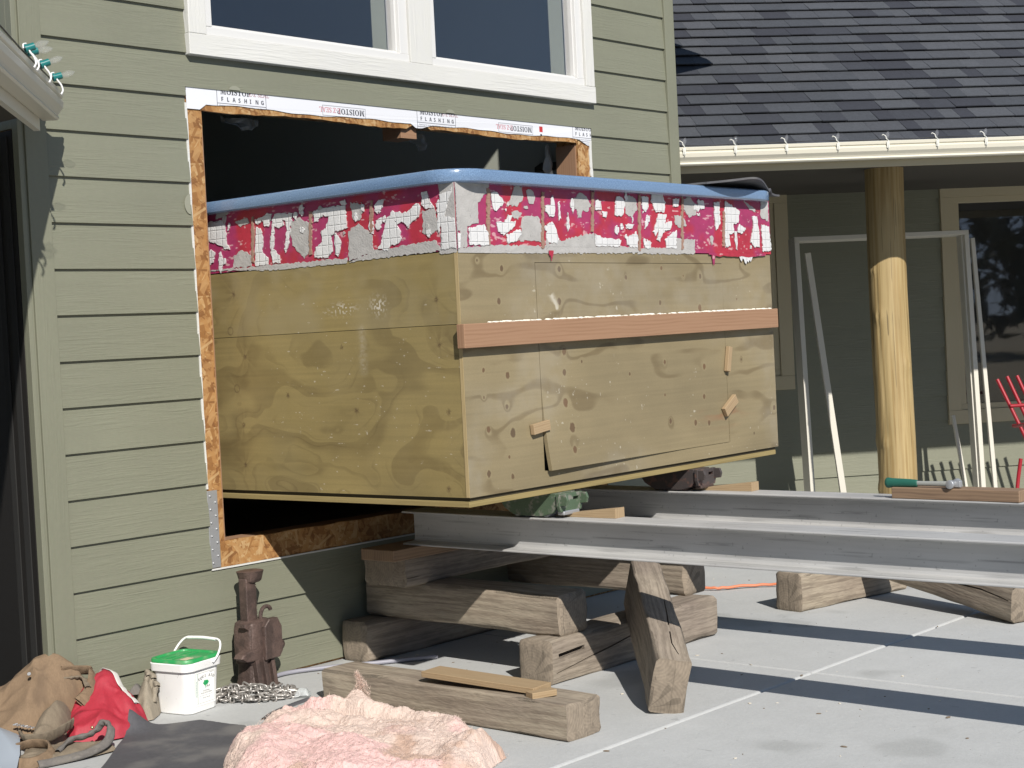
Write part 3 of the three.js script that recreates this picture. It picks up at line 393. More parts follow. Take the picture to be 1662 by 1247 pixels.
const SG = [[[-0.883,1.092],[-0.846,1.113],[-0.784,1.083],[-0.771,0.987],[-0.819,0.946],[-0.885,1.002],[-0.891,1.058]],[[-1.231,1.125],[-1.155,1.136],[-1.135,1.116],[-1.195,1.104]],[[-1.249,0.98],[-1.198,1.008],[-1.136,0.979],[-1.14,0.933],[-1.253,0.937]],[[-0.56,1.031],[-0.501,1.056],[-0.431,1.008],[-0.435,0.955],[-0.417,0.947],[-0.568,0.918],[-0.563,0.991]],[[-0.547,1.143],[-0.486,1.134],[-0.479,1.104],[-0.496,1.066],[-0.533,1.075]],[[-0.161,1.076],[-0.1,1.083],[-0.088,1.006],[-0.137,0.984],[-0.167,0.993]],[[-0.417,0.947],[-0.104,0.963],[-0.081,0.923],[-0.569,0.912]],[[-1.424,0.934],[-0.577,0.929],[-0.579,0.909],[-1.005,0.91]],[[-1.336,1.18],[-1.248,1.179],[-1.272,1.16],[-1.35,1.149]],[[-0.077,1.175],[0.029,1.171],[0.011,0.91],[-0.087,0.911],[-0.064,1.048]]];
const FT = [[0.19,1.154,0.173,0.943],[0.52,1.15,0.502,0.93],[0.849,1.163,0.836,1.004],[1.182,1.162,1.163,0.928],[1.513,1.174,1.493,0.936],[1.851,1.112,1.837,0.955]];
const ST = [[-1.114,1.139,-1.13,0.95],[-0.767,1.129,-0.781,0.954],[-0.426,1.138,-0.434,1.021]];
{
  const KN = [[1.263, 0.826], [1.297, 0.672, 1], [1.216, 0.561], [1.277, 0.429, 1], [0.964, 0.397], [0.636, 0.582], [0.572, 0.331], [0.118, 0.742], [0.115, 0.574], [0.087, 0.32], [1.246, 0.275], [1.248, 0.107], [0.107, 0.03]];
  const sideCol = tex(1200, 720, (u, v) => {
    const x = u * 1.5, y = v * 0.93, wx = x + 0.16 * (fbm(x * 3, y * 3, 3, 690) - 0.5), wy = y + 0.13 * (fbm(x * 2.4 + 7, y * 3, 3, 695) - 0.5); let f = 4.4 * fbm(wx * 1.4 + 4, wy * 3.2 + 2, 3, 700) + 0.55 * fbm(wx * 5, wy * 8, 3, 705), sp = 0, core = 0;
    for (const [kx, ky, ring] of KN) {
      const dx = x - kx, dy = y - ky, d = Math.hypot(dx, dy), a = Math.atan2(dy, dx); if (d > 0.3) continue;
      f += 0.42 * Math.exp(-((d / 0.07) ** 2)) * vn(kx * 9, ky * 9, 3); sp = Math.max(sp, Math.exp(-d / 0.05) * (vn(a * 4.2 + 40, kx * 50, 9) - 0.35) * 1.6);
      if (ring) core = Math.max(core, (1 - sst(0.0015, 0.004, Math.abs(d - 0.016))) * (0.4 + 0.6 * vn(a, 3, 2))); else core = Math.max(core, (1 - sst(0.003, 0.009 + 0.012 * vn(a * 2, kx * 30, 4), d)) * (vn(x * 260, y * 260, 5) > 0.35 ? 1 : 0.4));
    }
    const t = f - Math.floor(f), cut = 0.3 + 0.35 * fbm(x * 3, y * 3, 2, 717), band = sst(cut, cut + 0.12 + 0.3 * fbm(x * 5, y * 5, 2, 718), t) * sst(1.0, 0.965, t) * sst(0.28, 0.5, fbm(x * 3.2, y * 3.6, 3, 720) + 0.05), line = fbm(x * 3, y * 110, 3, 730), cl = fbm(x * 3, y * 4, 4, 740);
    const f3 = f * 2.7 + 0.7 * fbm(x * 9, y * 14, 2, 722), t2 = f3 - Math.floor(f3), thin = sst(0.72, 0.95, t2) * sst(1, 0.97, t2) * sst(0.35, 0.6, fbm(x * 4 + 3, y * 5, 3, 724));
    let c = mix3([0.224, 0.172, 0.066], [0.13, 0.094, 0.034], Math.min(1, Math.max(0, band * 0.55 + thin * 0.4 - sp * 0.5)));
    const k = lum(line, 0.22) * lum(cl, 0.45) * lum(vn(x * 300, y * 500, 7), 0.1); c = [c[0] * k, c[1] * k, c[2] * k];
    c = mix3(c, [0.26, 0.215, 0.115], (y > 0.6455 ? 0.6 : 0.12) * sst(0.3, 0.7, fbm(x * 6, y * 6, 3, 744))); c = mix3(c, [0.24, 0.185, 0.075], Math.max(0, sp) * 0.6); c = mix3(c, [0.07, 0.04, 0.018], 0.75 * core);
    const scuff = sst(0.8, 0.86, fbm(x * 50, y * 80, 3, 750)) * sst(0.52, 0.62, fbm(x * 3 + 9, y * 5, 2, 755)), ch = sst(0.6, 0.7, vn(x * 120, y * 140, 757)) * Math.exp(-(((x - 0.62) / 0.06) ** 2) - (((y - 0.73) / 0.02) ** 2)) + sst(0.55, 0.66, vn(x * 140, y * 120, 759)) * Math.exp(-(((x - 0.42) / 0.035) ** 2) - (((y - 0.735) / 0.03) ** 2)), pole = Math.exp(-(((x - 0.52) / 0.02) ** 2)) * sst(0.45, 0.5, y) * sst(0.68, 0.64, y) * 0.3 * fbm(x * 90, y * 140, 2, 7);
    return mix3(c, [0.5, 0.46, 0.38], Math.min(1, scuff * 0.5 + ch + pole));
  });
  const KF = [[0.107, 0.881, 6], [0.248, 0.851, 13], [0.604, 0.848, 13], [1.058, 0.814, 11], [1.325, 0.854, 10], [1.631, 0.817, 12], [1.494, 0.82, 6], [0.223, 0.726, 14], [0.594, 0.72, 16], [1.304, 0.703, 12], [1.616, 0.676, 17], [1.991, 0.885, 9], [1.933, 0.711, 7], [0.61, 0.52, 16], [0.112, 0.469, 10], [0.252, 0.443, 15], [0.604, 0.437, 15], [0.723, 0.475, 7], [1.318, 0.446, 11], [1.63, 0.413, 15], [1.948, 0.43, 8], [1.053, 0.408, 9], [0.107, 0.367, 7], [0.239, 0.324, 11], [0.6, 0.316, 19], [0.124, 0.245, 14], [0.267, 0.221, 20], [0.628, 0.214, 22], [0.628, 0.126, 16], [0.114, 0.079, 15], [0.253, 0.055, 12], [0.238, 0.131, 8], [1.306, 0.304, 8], [1.618, 0.278, 13], [1.338, 0.188, 13], [1.538, 0.167, 15], [1.649, 0.157, 14], [2.227, 0.188, 14], [2.033, 0.08, 8]];
  const frontCol = tex(1800, 733, (u, v) => {
    const x = u * 2.25, y = v * PH; const wy = y + 0.08 * (fbm(x * 2.5, y * 3, 3, 795) - 0.5); let f = 3.4 * fbm(x * 1.1 + 1, wy * 4.6 + 7, 3, 800) + 0.25 * fbm(x * 6, y * 14, 2, 805), core = 0, halo = 0, tone = 0.5;
    for (const [kx, ky, mm] of KF) {
      const r = mm / 1000, dx = (x - kx) / 0.85, dy = y - ky, d = Math.hypot(dx, dy); if (d > 0.12) continue; f += 0.3 * Math.exp(-((d / (r * 2.2)) ** 2));
      const n = 0.85 + 0.3 * vn(x * 160, y * 160, 4), c = 1 - sst(r * 0.75 * n, r * 1.05 * n, d); if (c > core) { core = c; tone = vn(kx * 31, ky * 47, 8); } halo = Math.max(halo, (1 - sst(r, r * 1.7, d)) * 0.5);
    }
    const b = 0.5 + 0.5 * Math.sin(f * 6.283), ln = sst(0.86 + 0.1 * fbm(x * 5, y * 5, 2, 821), 1.0, b) * sst(0.3, 0.55, fbm(x * 3, y * 3, 3, 822)), line = fbm(x * 3, y * 120, 3, 830), cl = fbm(x * 2.4, y * 3.4, 4, 840);
    let c = mix3([0.212, 0.171, 0.095], [0.125, 0.092, 0.045], ln * 0.7); const k = lum(line, 0.16) * lum(cl, 0.42) * lum(vn(x * 300, y * 500, 7), 0.1); c = [c[0] * k, c[1] * k, c[2] * k];
    c = mix3(c, [0.25, 0.205, 0.115], halo); c = mix3(c, mix3([0.135, 0.072, 0.034], [0.085, 0.06, 0.034], tone), 0.95 * core);
    const red = Math.exp(-(((x - 1.78) / 0.16) ** 2) - (((y - 0.19) / 0.045) ** 2)); c = mix3(c, [0.22, 0.1, 0.05], 0.65 * red * sst(0.4, 0.7, fbm(x * 7, y * 40, 3, 850)));
    const dust = sst(0.5, 0.72, fbm(x * 2.2, y * 3, 4, 860)) * 0.3 * fbm(x * 18, y * 18, 3, 862), chalk = sst(0.8, 0.87, fbm(x * 55, y * 55, 3, 865)) * sst(0.5, 0.62, fbm(x * 3, y * 3, 2, 866));
    const drip = Math.exp(-(((x - 0.555 - 0.025 * Math.sin(y * 30)) / 0.016) ** 2)) * sst(0.65, 0.68, y) * sst(0.8, 0.76, y) * sst(0.4, 0.55, fbm(x * 40, y * 30, 2, 868));
    return mix3(mix3(c, [0.33, 0.31, 0.26], dust), [0.5, 0.47, 0.39], Math.min(0.85, 0.5 * chalk + 0.75 * drip));
  });
  const plyRelief = tex(512, 512, (u, v) => 0.5 + 0.5 * (fbm(u * 6, v * 150, 3, 870, 6, 150) - 0.5) + 0.25 * (vn(u * 256, v * 256, 2, 256, 256) - 0.5), 0.8, 0.8);
  const sideM = mat(null, { map: sideCol, roughness: 0.78 }), frontM = mat(null, { map: frontCol, roughness: 0.78 }), edgeM = mat(null, { map: pineGrain([0.42, 0.33, 0.17], [0.26, 0.18, 0.08], 91, 0.6, 0.03, 4), roughness: 0.85 });
  const sideUV = (g) => { const p = g.attributes.position, uv = g.attributes.uv; for (let i = 0; i < p.count; i++) uv.setXY(i, -p.getZ(i) / 1.5, (p.getY(i) - TY) / 0.93); return g; };
  const frontUV = (g) => { const p = g.attributes.position, uv = g.attributes.uv; for (let i = 0; i < p.count; i++) uv.setXY(i, p.getX(i) / 2.25, (p.getY(i) - TY) / PH); return g; };
  // side sheets, with the joint between them
  mesh('plywood_sheet', sideUV(box(0.0015, 0.02, TY, TY + 0.6445, -TD, -0.0185)), sideM, tub);
  mesh('plywood_sheet', sideUV(box(0.0, 0.0195, TY + 0.6465, TY + PH, -TD, -0.0185)), sideM, tub);
  mesh('plywood_sheet', sideUV(box(TW - 0.02, TW - 0.0005, TY, TY + PH, -TD, -0.0185)), sideM, tub);
  mesh('plywood_sheet', sideUV(box(0.0, TW, TY, TY + PH, -TD - 0.0185, -TD - 0.0005)), sideM, tub);
  // front sheet with the access hatch cut out
  const fs = new THREE.Shape([[0, TY], [TW, TY], [TW, TY + PH], [0, TY + PH]].map((p) => new THREE.Vector2(...p)));
  fs.holes.push(new THREE.Path([[0.45, TY + 0.056], [0.45, TY + 0.875], [1.815, TY + 0.875], [1.82, TY + 0.056]].map((p) => new THREE.Vector2(...p))));
  const fg = new THREE.ExtrudeGeometry(fs, { depth: 0.018, bevelEnabled: false }); fg.translate(0, 0, -0.018); mesh('plywood_sheet', frontUV(fg), frontM, tub);
  mesh('sheet_edge', rbox(-0.0012, 0.0002, TY + 0.001, TY + PH - 0.001, -0.0175, -0.0005, 0.0005, 'y'), edgeM, tub);
  mesh('sheet_edge', rbox(TW - 0.0002, TW + 0.0012, TY + 0.001, TY + PH - 0.001, -0.0175, -0.0005, 0.0005, 'y'), edgeM, tub);
  // hatch: sprung out at its lower left corner
  const hatch = new THREE.BoxGeometry(1.361, 0.815, 0.017, 24, 16, 1); hatch.translate(1.1335, TY + 0.4655, -0.0086);
  { const p = hatch.attributes.position; for (let i = 0; i < p.count; i++) { const x = (p.getX(i) - 0.453) / 1.361, y = (p.getY(i) - TY - 0.058) / 0.815; p.setZ(i, p.getZ(i) + 0.03 * Math.pow(Math.max(0, 1 - y * 2.1), 2) * Math.pow(Math.max(0, 1 - x * 1.15), 1.3) + 0.0008); p.setX(i, p.getX(i) + 0.006 * Math.max(0, 1 - y * 3) * (1 - x)); } hatch.computeVertexNormals(); }
  const hm = mesh('access_hatch', frontUV(hatch), frontM, tub); hm.userData.label = 'plywood hatch springing out at its lower left corner';
  mesh('crate_core', box(0.021, TW - 0.021, TY, TY + PH - 0.02, -TD + 0.01, -0.055), M.dark, tub);
  // base: recessed dark joint and skid boards
  mesh('base_deck', box(0.012, TW - 0.012, 0.0215, TY - 0.0005, -TD, -0.012), mat([0.05, 0.04, 0.02]), tub);
  const skidM = mat(null, { map: pineGrain([0.30, 0.235, 0.1], [0.17, 0.125, 0.045], 95, 0.9, 0.05, 3), roughness: 0.85 });
  mesh('skid_board', rbox(-0.002, 0.09, 0, 0.021, -TD, -0.003, 0.002, 'z'), skidM, tub);
  mesh('skid_board', rbox(0.0905, TW - 0.02, 0, 0.021, -0.09, -0.004, 0.002), skidM, tub);
  mesh('skid_board', rbox(TW - 0.15, TW - 0.0205, 0, 0.0205, -TD, -0.0905, 0.002, 'z'), skidM, tub);
  mesh('bottom_board', box(0.0905, TW - 0.151, 0.001, 0.0205, -TD, -0.0905), skidM, tub);
  // ledger board across the front, shims, sawdust
  const lb = mesh('ledger_board', rbox(-0.03, 2.236, -0.045, 0.045, 0.0012, 0.039, 0.003), M.fir, tub); lb.position.set(0, TY + 0.6, 0); lb.rotation.z = 0.0066;
  const r = rng(55), bits = []; for (let i = 0; i < 260; i++) { const x = 0.1 + 2.1 * Math.pow(r(), 0.8), s = 0.002 + r() * 0.006, b = new THREE.IcosahedronGeometry(s, 0); b.scale(2 + r() * 2, 0.7, 1); b.translate(x, 0.046 + 0.001 * r(), 0.006 + r() * 0.028); bits.push(b); }
  const saw = mesh('sawdust', merge(bits), mat([0.78, 0.75, 0.66]), lb); saw.userData.kind = 'stuff';
  for (const [x, y, a, l, w] of [[0.42, 0.231, 0.12, 0.105, 0.04], [1.815, 0.437, 1.35, 0.115, 0.028], [1.812, 0.225, 0.55, 0.115, 0.045]]) { const b = mesh('wood_shim', rbox(-l / 2, l / 2, -w / 2, w / 2, 0.0, 0.02, 0.002), M.pine, tub); b.position.set(x, TY + y, 0.003); b.rotation.z = a; }
  // torn tile band: board, then peeled layers as thin pieces
  const bandM = mat(null, { map: tex(1024, 256, (u, v) => { const a = fbm(u * 9, v * 3, 4, 900, 9, 3), k = lum(fbm(u * 60, v * 20, 3, 905, 60, 20), 0.28) * lum(fbm(u * 30, v * 2, 2, 909, 30, 2), 0.2); const c = mix3([0.36, 0.024, 0.045], [0.30, 0.03, 0.10], sst(0.4, 0.6, a)); const pale = sst(0.7, 0.78, fbm(u * 50, v * 30, 3, 911, 50, 30)); return mix3([c[0] * k, c[1] * k, c[2] * k], [0.6, 0.42, 0.42], pale * 0.6); }, 1.5, 0.4), roughness: 0.55 });
  const B0 = TY + PH + 0.005, B1 = TY + 1.19;
  const bf = mesh('tile_band', box(0.012, TW + 0.012, B0, B1, -0.02, 0.0), bandM, tub), bs = mesh('tile_band', box(0.0, 0.0115, B0, B1, -TD, -0.0005, 'z'), bandM, tub);
  mesh('tile_band', box(TW - 0.01, TW + 0.0115, B0, B1, -TD, -0.0205, 'z'), bandM, tub);
  const emb = (u, v) => { const e = (t) => { const f = Math.abs((t % 1) - 0.5); return sst(0.5, 0.43, f); }; return 0.25 + 0.6 * e(u) * e(v) + 0.15 * vn(u * 9, v * 9, 3); };
  const tileRelief = tex(256, 256, (u, v) => emb(u * 8, v * 8), 0.3, 0.3);
  const tileM = mat(null, { map: tex(256, 256, (u, v) => { const d = emb(u * 8, v * 8), k = lum(fbm(u * 12, v * 12, 4, 920, 12, 12), 0.1) * mix(0.9, 1, sst(0.25, 0.6, d)); return [0.59 * k, 0.59 * k, 0.585 * k]; }, 0.3, 0.3), bumpMap: tileRelief, bumpScale: 0.0035, roughness: 0.6 });
  const mortarM = mat(null, { map: tex(256, 256, (u, v) => { const k = lum(fbm(u * 10, v * 10, 5, 930, 10, 10), 0.34) * (vn(u * 50, v * 50, 5, 50, 50) > 0.95 ? 0.7 : 1); return [0.37 * k, 0.36 * k, 0.345 * k]; }, 0.4, 0.4), bumpMap: concreteRelief, bumpScale: 0.002, roughness: 0.92 });
  const rough = (poly, s) => { const rr = rng(s), out = []; for (let i = 0; i < poly.length; i++) { const a = poly[i], b = poly[(i + 1) % poly.length], L = Math.hypot(b[0] - a[0], b[1] - a[1]), n = Math.max(1, Math.round(L / 0.009)); for (let k = 0; k < n; k++) { const t = k / n; out.push([mix(a[0], b[0], t) + (rr() - 0.5) * 0.008, mix(a[1], b[1], t) + (rr() - 0.5) * 0.008]); } } return out; };
  const flake = (poly, z0, d, m, side, s, nm) => {
    let pts = rough(poly, s).map(([x, y]) => [x, Math.min(B1 - 0.001, Math.max(B0 - 0.012, y + TY))]);
    if (side) pts = pts.map(([x, y]) => [Math.min(-0.002, x), y]); else pts = pts.map(([x, y]) => [Math.max(0.001, x), y]);
    const e = extr(pts, d); muv(e, 'x', s * 0.0, 0); e.translate(0, 0, z0);
    const rr = rng(s + 9), cx = rr() * 6, p = e.attributes.position; for (let i = 0; i < p.count; i++) p.setZ(i, p.getZ(i) + (p.getZ(i) > z0 + d * 0.5 ? 0.0012 * vn(p.getX(i) * 30 + cx, p.getY(i) * 30, s) : 0)); e.computeVertexNormals();
    if (side) { e.rotateY(-Math.PI / 2); } mesh(nm, e, m, side ? bs : bf);
  };
  FG.forEach((p, i) => flake(p, 0.0003, 0.0014 + 0.00005 * i, mortarM, 0, 300 + i, 'mortar_patch'));
  FW.forEach((p, i) => flake(p, 0.0004, 0.0034 + 0.00005 * i, tileM, 0, 400 + i, 'tile_flake'));
  SG.forEach((p, i) => flake(p, 0.0003, 0.0014 + 0.00005 * i, mortarM, 1, 500 + i, 'mortar_patch'));
  SW.forEach((p, i) => flake(p, 0.0004, 0.0034 + 0.00005 * i, tileM, 1, 600 + i, 'tile_flake'));
  const rr = rng(66); for (let i = 0; i < 46; i++) { const front = i < 28, x = front ? 0.25 + rr() * 1.95 : -0.08 - rr() * 1.3, y = 0.95 + rr() * 0.2, a = rr() * 6, w = 0.004 + rr() * 0.012, h = w * (0.7 + rr() * 2.4), poly = []; for (let k = 0; k < 7; k++) poly.push([x + Math.cos(a + k * 0.9) * w * (0.6 + rr() * 0.6), y + Math.sin(a + k * 0.9) * h * (0.6 + rr() * 0.6)]); flake(poly, 0.0004, 0.0028 + 0.00003 * i, rr() < 0.75 ? tileM : mortarM, front ? 0 : 1, 800 + i, 'tile_flake'); }
  const glueM = mat(null, { map: pineGrain([0.32, 0.2, 0.15], [0.2, 0.12, 0.09], 97, 0.3, 0.02, 3), roughness: 0.9 });
  FT.forEach(([x, y, x2, y2], i) => flake([[x - 0.008, y], [x + 0.008, y], [x2 + 0.008, y2], [x2 - 0.008, y2]], 0.0005, 0.0042 + 0.0001 * i, glueM, 0, 700 + i, 'glue_streak'));
  ST.forEach(([x, y, x2, y2], i) => flake([[x - 0.007, y], [x + 0.007, y], [x2 + 0.007, y2], [x2 - 0.007, y2]], 0.0005, 0.0042 + 0.0001 * i, glueM, 1, 720 + i, 'glue_streak'));
  // red backing torn off over the plywood
  for (const [x, w, h, m] of [[1.95, 0.5, 0.02, bandM], [2.02, 0.16, 0.045, tileM], [1.74, 0.03, 0.06, bandM], [0.55, 0.03, 0.04, bandM]]) { const pts = []; for (let i = 0; i <= 16; i++) pts.push([x - w / 2 + w * i / 16, TY + PH + 0.006]); for (let i = 16; i >= 0; i--) pts.push([x - w / 2 + w * i / 16, TY + PH - h * (0.3 + 0.7 * rr()) * Math.sin(Math.PI * (i + 0.5) / 17)]); const e = extr(pts, 0.0016); e.translate(0, 0, 0.0055 + rr() * 0.002); mesh('torn_backing', muv(e), m, tub); }
  // blue acrylic rim
  const blueM = new THREE.MeshPhysicalMaterial({ map: tex(256, 256, (u, v) => { const n = vn(u * 110, v * 110, 940, 110, 110), k = lum(n, 0.55), s = n > 0.88 ? 0.1 : 0; return [0.135 * k + s, 0.215 * k + s, 0.34 * k + s]; }, 0.16, 0.16), roughness: 0.22, clearcoat: 0.5, clearcoatRoughness: 0.08 });
  const rr2 = (s, x0, x1, z0, z1, r) => { s.moveTo(x0 + r, z0); s.lineTo(x1 - r, z0); s.absarc(x1 - r, z0 + r, r, -Math.PI / 2, 0); s.lineTo(x1, z1 - r); s.absarc(x1 - r, z1 - r, r, 0, Math.PI / 2); s.lineTo(x0 + r, z1); s.absarc(x0 + r, z1 - r, r, Math.PI / 2, Math.PI); s.lineTo(x0, z0 + r); s.absarc(x0 + r, z0 + r, r, Math.PI, Math.PI * 1.5); return s; };
  const rs = rr2(new THREE.Shape(), -0.035, TW + 0.03, -0.038, TD + 0.03, 0.14); rs.holes.push(rr2(new THREE.Path(), 0.2, TW - 0.2, 0.2, TD - 0.2, 0.2));
  const rg = new THREE.ExtrudeGeometry(rs, { depth: 0.03, bevelEnabled: true, bevelSize: 0.012, bevelThickness: 0.011, bevelSegments: 5, curveSegments: 16 }); rg.rotateX(-Math.PI / 2); rg.translate(0, TY + 1.178, 0);
  mesh('rim', muv(toCreasedNormals(rg, 0.7)), blueM, tub);
  mesh('basin', merge([box(0.19, TW - 0.19, TY + 0.3, TY + 0.32, -TD + 0.19, -0.19), box(0.17, 0.19, TY + 0.3, TY + 1.175, -TD + 0.19, -0.19), box(TW - 0.19, TW - 0.17, TY + 0.3, TY + 1.175, -TD + 0.19, -0.19), box(0.17, TW - 0.17, TY + 0.3, TY + 1.175, -0.19, -0.17), box(0.17, TW - 0.17, TY + 0.3, TY + 1.175, -TD + 0.17, -TD + 0.19)]), blueM, tub);
  // limp black foam strip over the right corner of the rim
  const fgm = new THREE.PlaneGeometry(0.8, 0.34, 40, 12), p = fgm.attributes.position, top = [], n = p.count;
  const fpos = []; for (const side of [0, 1]) for (let i = 0; i < n; i++) { const a = p.getX(i) / 0.8 + 0.5, b = p.getY(i) / 0.34 + 0.5; const x = 1.62 + a * 0.73, z = -0.24 + b * 0.34 * (0.9 + 0.1 * Math.sin(a * 5)) + 0.03 * Math.sin(a * 4); const lift = 0.028 * Math.sin(Math.min(1, a * 1.15) * Math.PI) * (0.5 + 0.5 * b) - 0.022 * sst(0.62, 1, a) * b + 0.004 * Math.sin(a * 9 + b * 3) * b; fpos.push(x, TY + 1.2225 + Math.max(lift, x < 2.25 && z < 0.03 ? 0.0005 : -1) + (side ? 0.009 : 0), z); }
  const ix = []; const base = Array.from(fgm.index.array); ix.push(...base.map((i) => i + n)); for (let i = 0; i < base.length; i += 3) ix.push(base[i], base[i + 2], base[i + 1]);
  const rowN = 41, rim = []; for (let i = 0; i < 41; i++) rim.push(i); for (let j = 1; j < 13; j++) rim.push(j * rowN + 40); for (let i = 39; i >= 0; i--) rim.push(12 * rowN + i); for (let j = 11; j > 0; j--) rim.push(j * rowN); for (let k = 0; k < rim.length; k++) { const a = rim[k], b = rim[(k + 1) % rim.length]; ix.push(a, b, b + n, a, b + n, a + n); }
  const fl = new THREE.BufferGeometry(); fl.setAttribute('position', new THREE.Float32BufferAttribute(fpos, 3)); fl.setIndex(ix); const flg = toCreasedNormals(fl, 0.6); muv(flg);
  mesh('foam_strip', flg, M.rubber, tub);
}

// ---------------------------------------------------------------- timbers of the crib
const evalr = new Evaluator(); evalr.useGroups = true;
function timber(L, H, W, seed, o = {}) {
  const rd = o.round ?? 0.016, g = new THREE.BoxGeometry(L, H, W, Math.max(8, Math.round(L * 26)), 6, 6), p = g.attributes.position;
  const mp = (t, h) => { const a = Math.abs(t); const m = a < 0.34 ? a * 1.5 : a < 0.7 ? 1 - rd / h : 1; return Math.sign(t) * m * h; };
  for (let i = 0; i < p.count; i++) {
    let x = p.getX(i), y = mp(p.getY(i) / (H / 2), H / 2), z = mp(p.getZ(i) / (W / 2), W / 2);
    const ey = Math.abs(y) > H / 2 - 1e-6, ez = Math.abs(z) > W / 2 - 1e-6, w = rd * (0.29 + 0.35 * vn(x * 9, (y > 0 ? 3 : 7) + (z > 0 ? 11 : 23), seed));
    if (ey && ez) { y -= Math.sign(y) * w; z -= Math.sign(z) * w; }
    const end = Math.abs(x) > L / 2 - 1e-6; if (end) { const q = Math.max(Math.abs(y) / (H / 2), Math.abs(z) / (W / 2)); x -= Math.sign(x) * ((q > 0.86 ? 0.012 * (0.4 + vn(y * 30 + 5, z * 30, seed)) : 0) + 0.006 * vn(y * 40, z * 40, seed + 4)); }
    const k = 0.0075; y += k * (fbm(x * 4 + 3, z * 9, 2, seed + 1) - 0.5) * 2 * (o.flat && y < 0 ? 0.2 : 1); z += k * (fbm(x * 4 + 9, y * 9, 2, seed + 2) - 0.5) * 2;
    if (o.taper) y += o.taper(x, y);
    p.setXYZ(i, x, y + H / 2, z);
  }
  const groups = g.groups.slice(); g.computeVertexNormals(); muv(g, 'x', seed * 0.37, seed * 0.21); g.clearGroups(); for (const q of groups) g.addGroup(q.start, q.count, q.materialIndex < 2 ? 1 : 0);
  return g;
}
function cutTimber(g, m, cuts) { // saw kerfs and splits as real slots
  let b = new Brush(g, [m, M.tieEnd]); b.updateMatrixWorld();
  for (const [geo, pos, rot] of cuts) { const c = new Brush(geo, [m, m, m, m, m, m]); c.position.set(...pos); c.rotation.set(...rot); c.updateMatrixWorld(); b = evalr.evaluate(b, c, SUBTRACTION); }
  b.geometry.userData.mats = b.material; return b.geometry;
}
const splitShape = (pts, w, d) => { const s = []; pts.forEach(([x, y], i) => s.push([x, y + w * (0.3 + Math.sin(Math.PI * (i + 0.6) / pts.length))])); for (let i = pts.length - 1; i >= 0; i--) s.push([pts[i][0], pts[i][1] - w * 0.3]); return extr(s, d); };
function tieAt(label, x, y, z, rotY, L, H, W, seed, mi, o = {}) {
  const g = o.geo ?? timber(L, H, W, seed, o), m = mesh(numbered('timber'), g, g.userData.mats ?? [M.tie[mi], M.tieEnd], scene);
  m.position.set(x, y, z); m.rotation.y = rotY; m.userData = { label, category: 'timber', group: 'weathered timbers blocking up the beams' }; return m;
}
const Q = Math.PI / 2;
tieAt('lowest crib timber against the house wall, beside the jack', 5.3, 0, 0.105, 0, 1.16, 0.178, 0.16, 3, 0);
{ const slot = new THREE.BoxGeometry(0.17, 0.02, 0.06); tieAt('lowest crib timber with a slot cut in its side, under the sloping block', 5.37, 0, 1.118, 0.0, 1.19, 0.18, 0.178, 5, 1, { geo: cutTimber(timber(1.19, 0.18, 0.178, 5), M.tie[1], [[slot, [-0.46, 0.118, 0.09], [0, 0, 0.05]], [splitShape([[-0.56, 0], [-0.4, 0.02], [-0.2, 0.045], [0, 0.075], [0.2, 0.09]], 0.004, 0.05), [0, 0.045, 0.05], [0, 0, 0]]]) }); }
tieAt('second layer crib timber lying across, chamfered sunlit end toward the loose timber', 4.955, 0.181, 0.62, Q, 1.15, 0.172, 0.185, 8, 2);
tieAt('second layer crib timber farther right, behind the sloping block', 5.96, 0.181, 0.53, Q, 1.14, 0.172, 0.17, 12, 0);
tieAt('short top crib timber in the shade under the left end of the beam', 5.33, 0.355, 0.32, 0, 1.22, 0.134, 0.25, 14, 1);
tieAt('weathered square timber lying loose on the patio with a board on top', 4.232, 0, 1.188, Q, 1.28, 0.13, 0.19, 21, 2, { round: 0.01 });
tieAt('short square timber on the patio behind the beams, beside the orange cord', 7.03, 0, 1.24, -0.17, 0.84, 0.19, 0.165, 25, 2);
{ // block sloping from the patio up onto the slotted crib timber
  const ax = V(0.736, 0.18, -0.652).normalize(), lat = V(0.677, -0.175, 0.715).normalize(), nr = V().crossVectors(lat, ax), L = 1.16, D = 0.212, W = 0.132;
  const g = cutTimber(timber(L, D, W, 31, { round: 0.01 }), M.tie[1], [[splitShape([[-0.5, 0.012], [-0.4, -0.004], [-0.25, 0.0], [-0.08, 0.012], [0.1, 0.018]], 0.0035, 0.05), [0, D + 0.006, 0.012], [Q, 0, 0]]]);
  const m = tieAt('long block sloping from the patio up under the nearer beam, end toward the viewer', 0, 0, 0, 0, 0, 0, 0, 0, 1, { geo: g });
  m.quaternion.setFromRotationMatrix(new THREE.Matrix4().makeBasis(ax, nr, V().crossVectors(ax, nr))); m.position.copy(V(4.908, 0.293, 1.595).addScaledVector(ax, L / 2 - 0.44).addScaledVector(lat, W / 2).addScaledVector(nr, -D));
}
{ // timber at the right edge, sloping up onto the short block
  const ax = V(0.30, 0.132, -0.90).normalize(), lat = V(-ax.z, 0, ax.x).normalize(), nr = V().crossVectors(lat, ax), L = 1.3, D = 0.17, W = 0.165, g = cutTimber(timber(L, D, W, 37), M.tie[2], [[splitShape([[-0.62, 0], [-0.45, 0.01], [-0.3, 0.0], [-0.1, 0.02], [0.1, 0.025]], 0.006, 0.06), [0, 0.1, -0.11], [0, 0, 0]]]);
  const m = tieAt('cracked grey timber sloping from the patio onto the short block behind the beams', 0, 0, 0, 0, 0, 0, 0, 0, 2, { geo: g });
  m.quaternion.setFromRotationMatrix(new THREE.Matrix4().makeBasis(ax, nr, V().crossVectors(ax, nr))); m.position.copy(V(6.745, 0.004, 2.26).addScaledVector(lat, W / 2).addScaledVector(ax, L / 2));
}
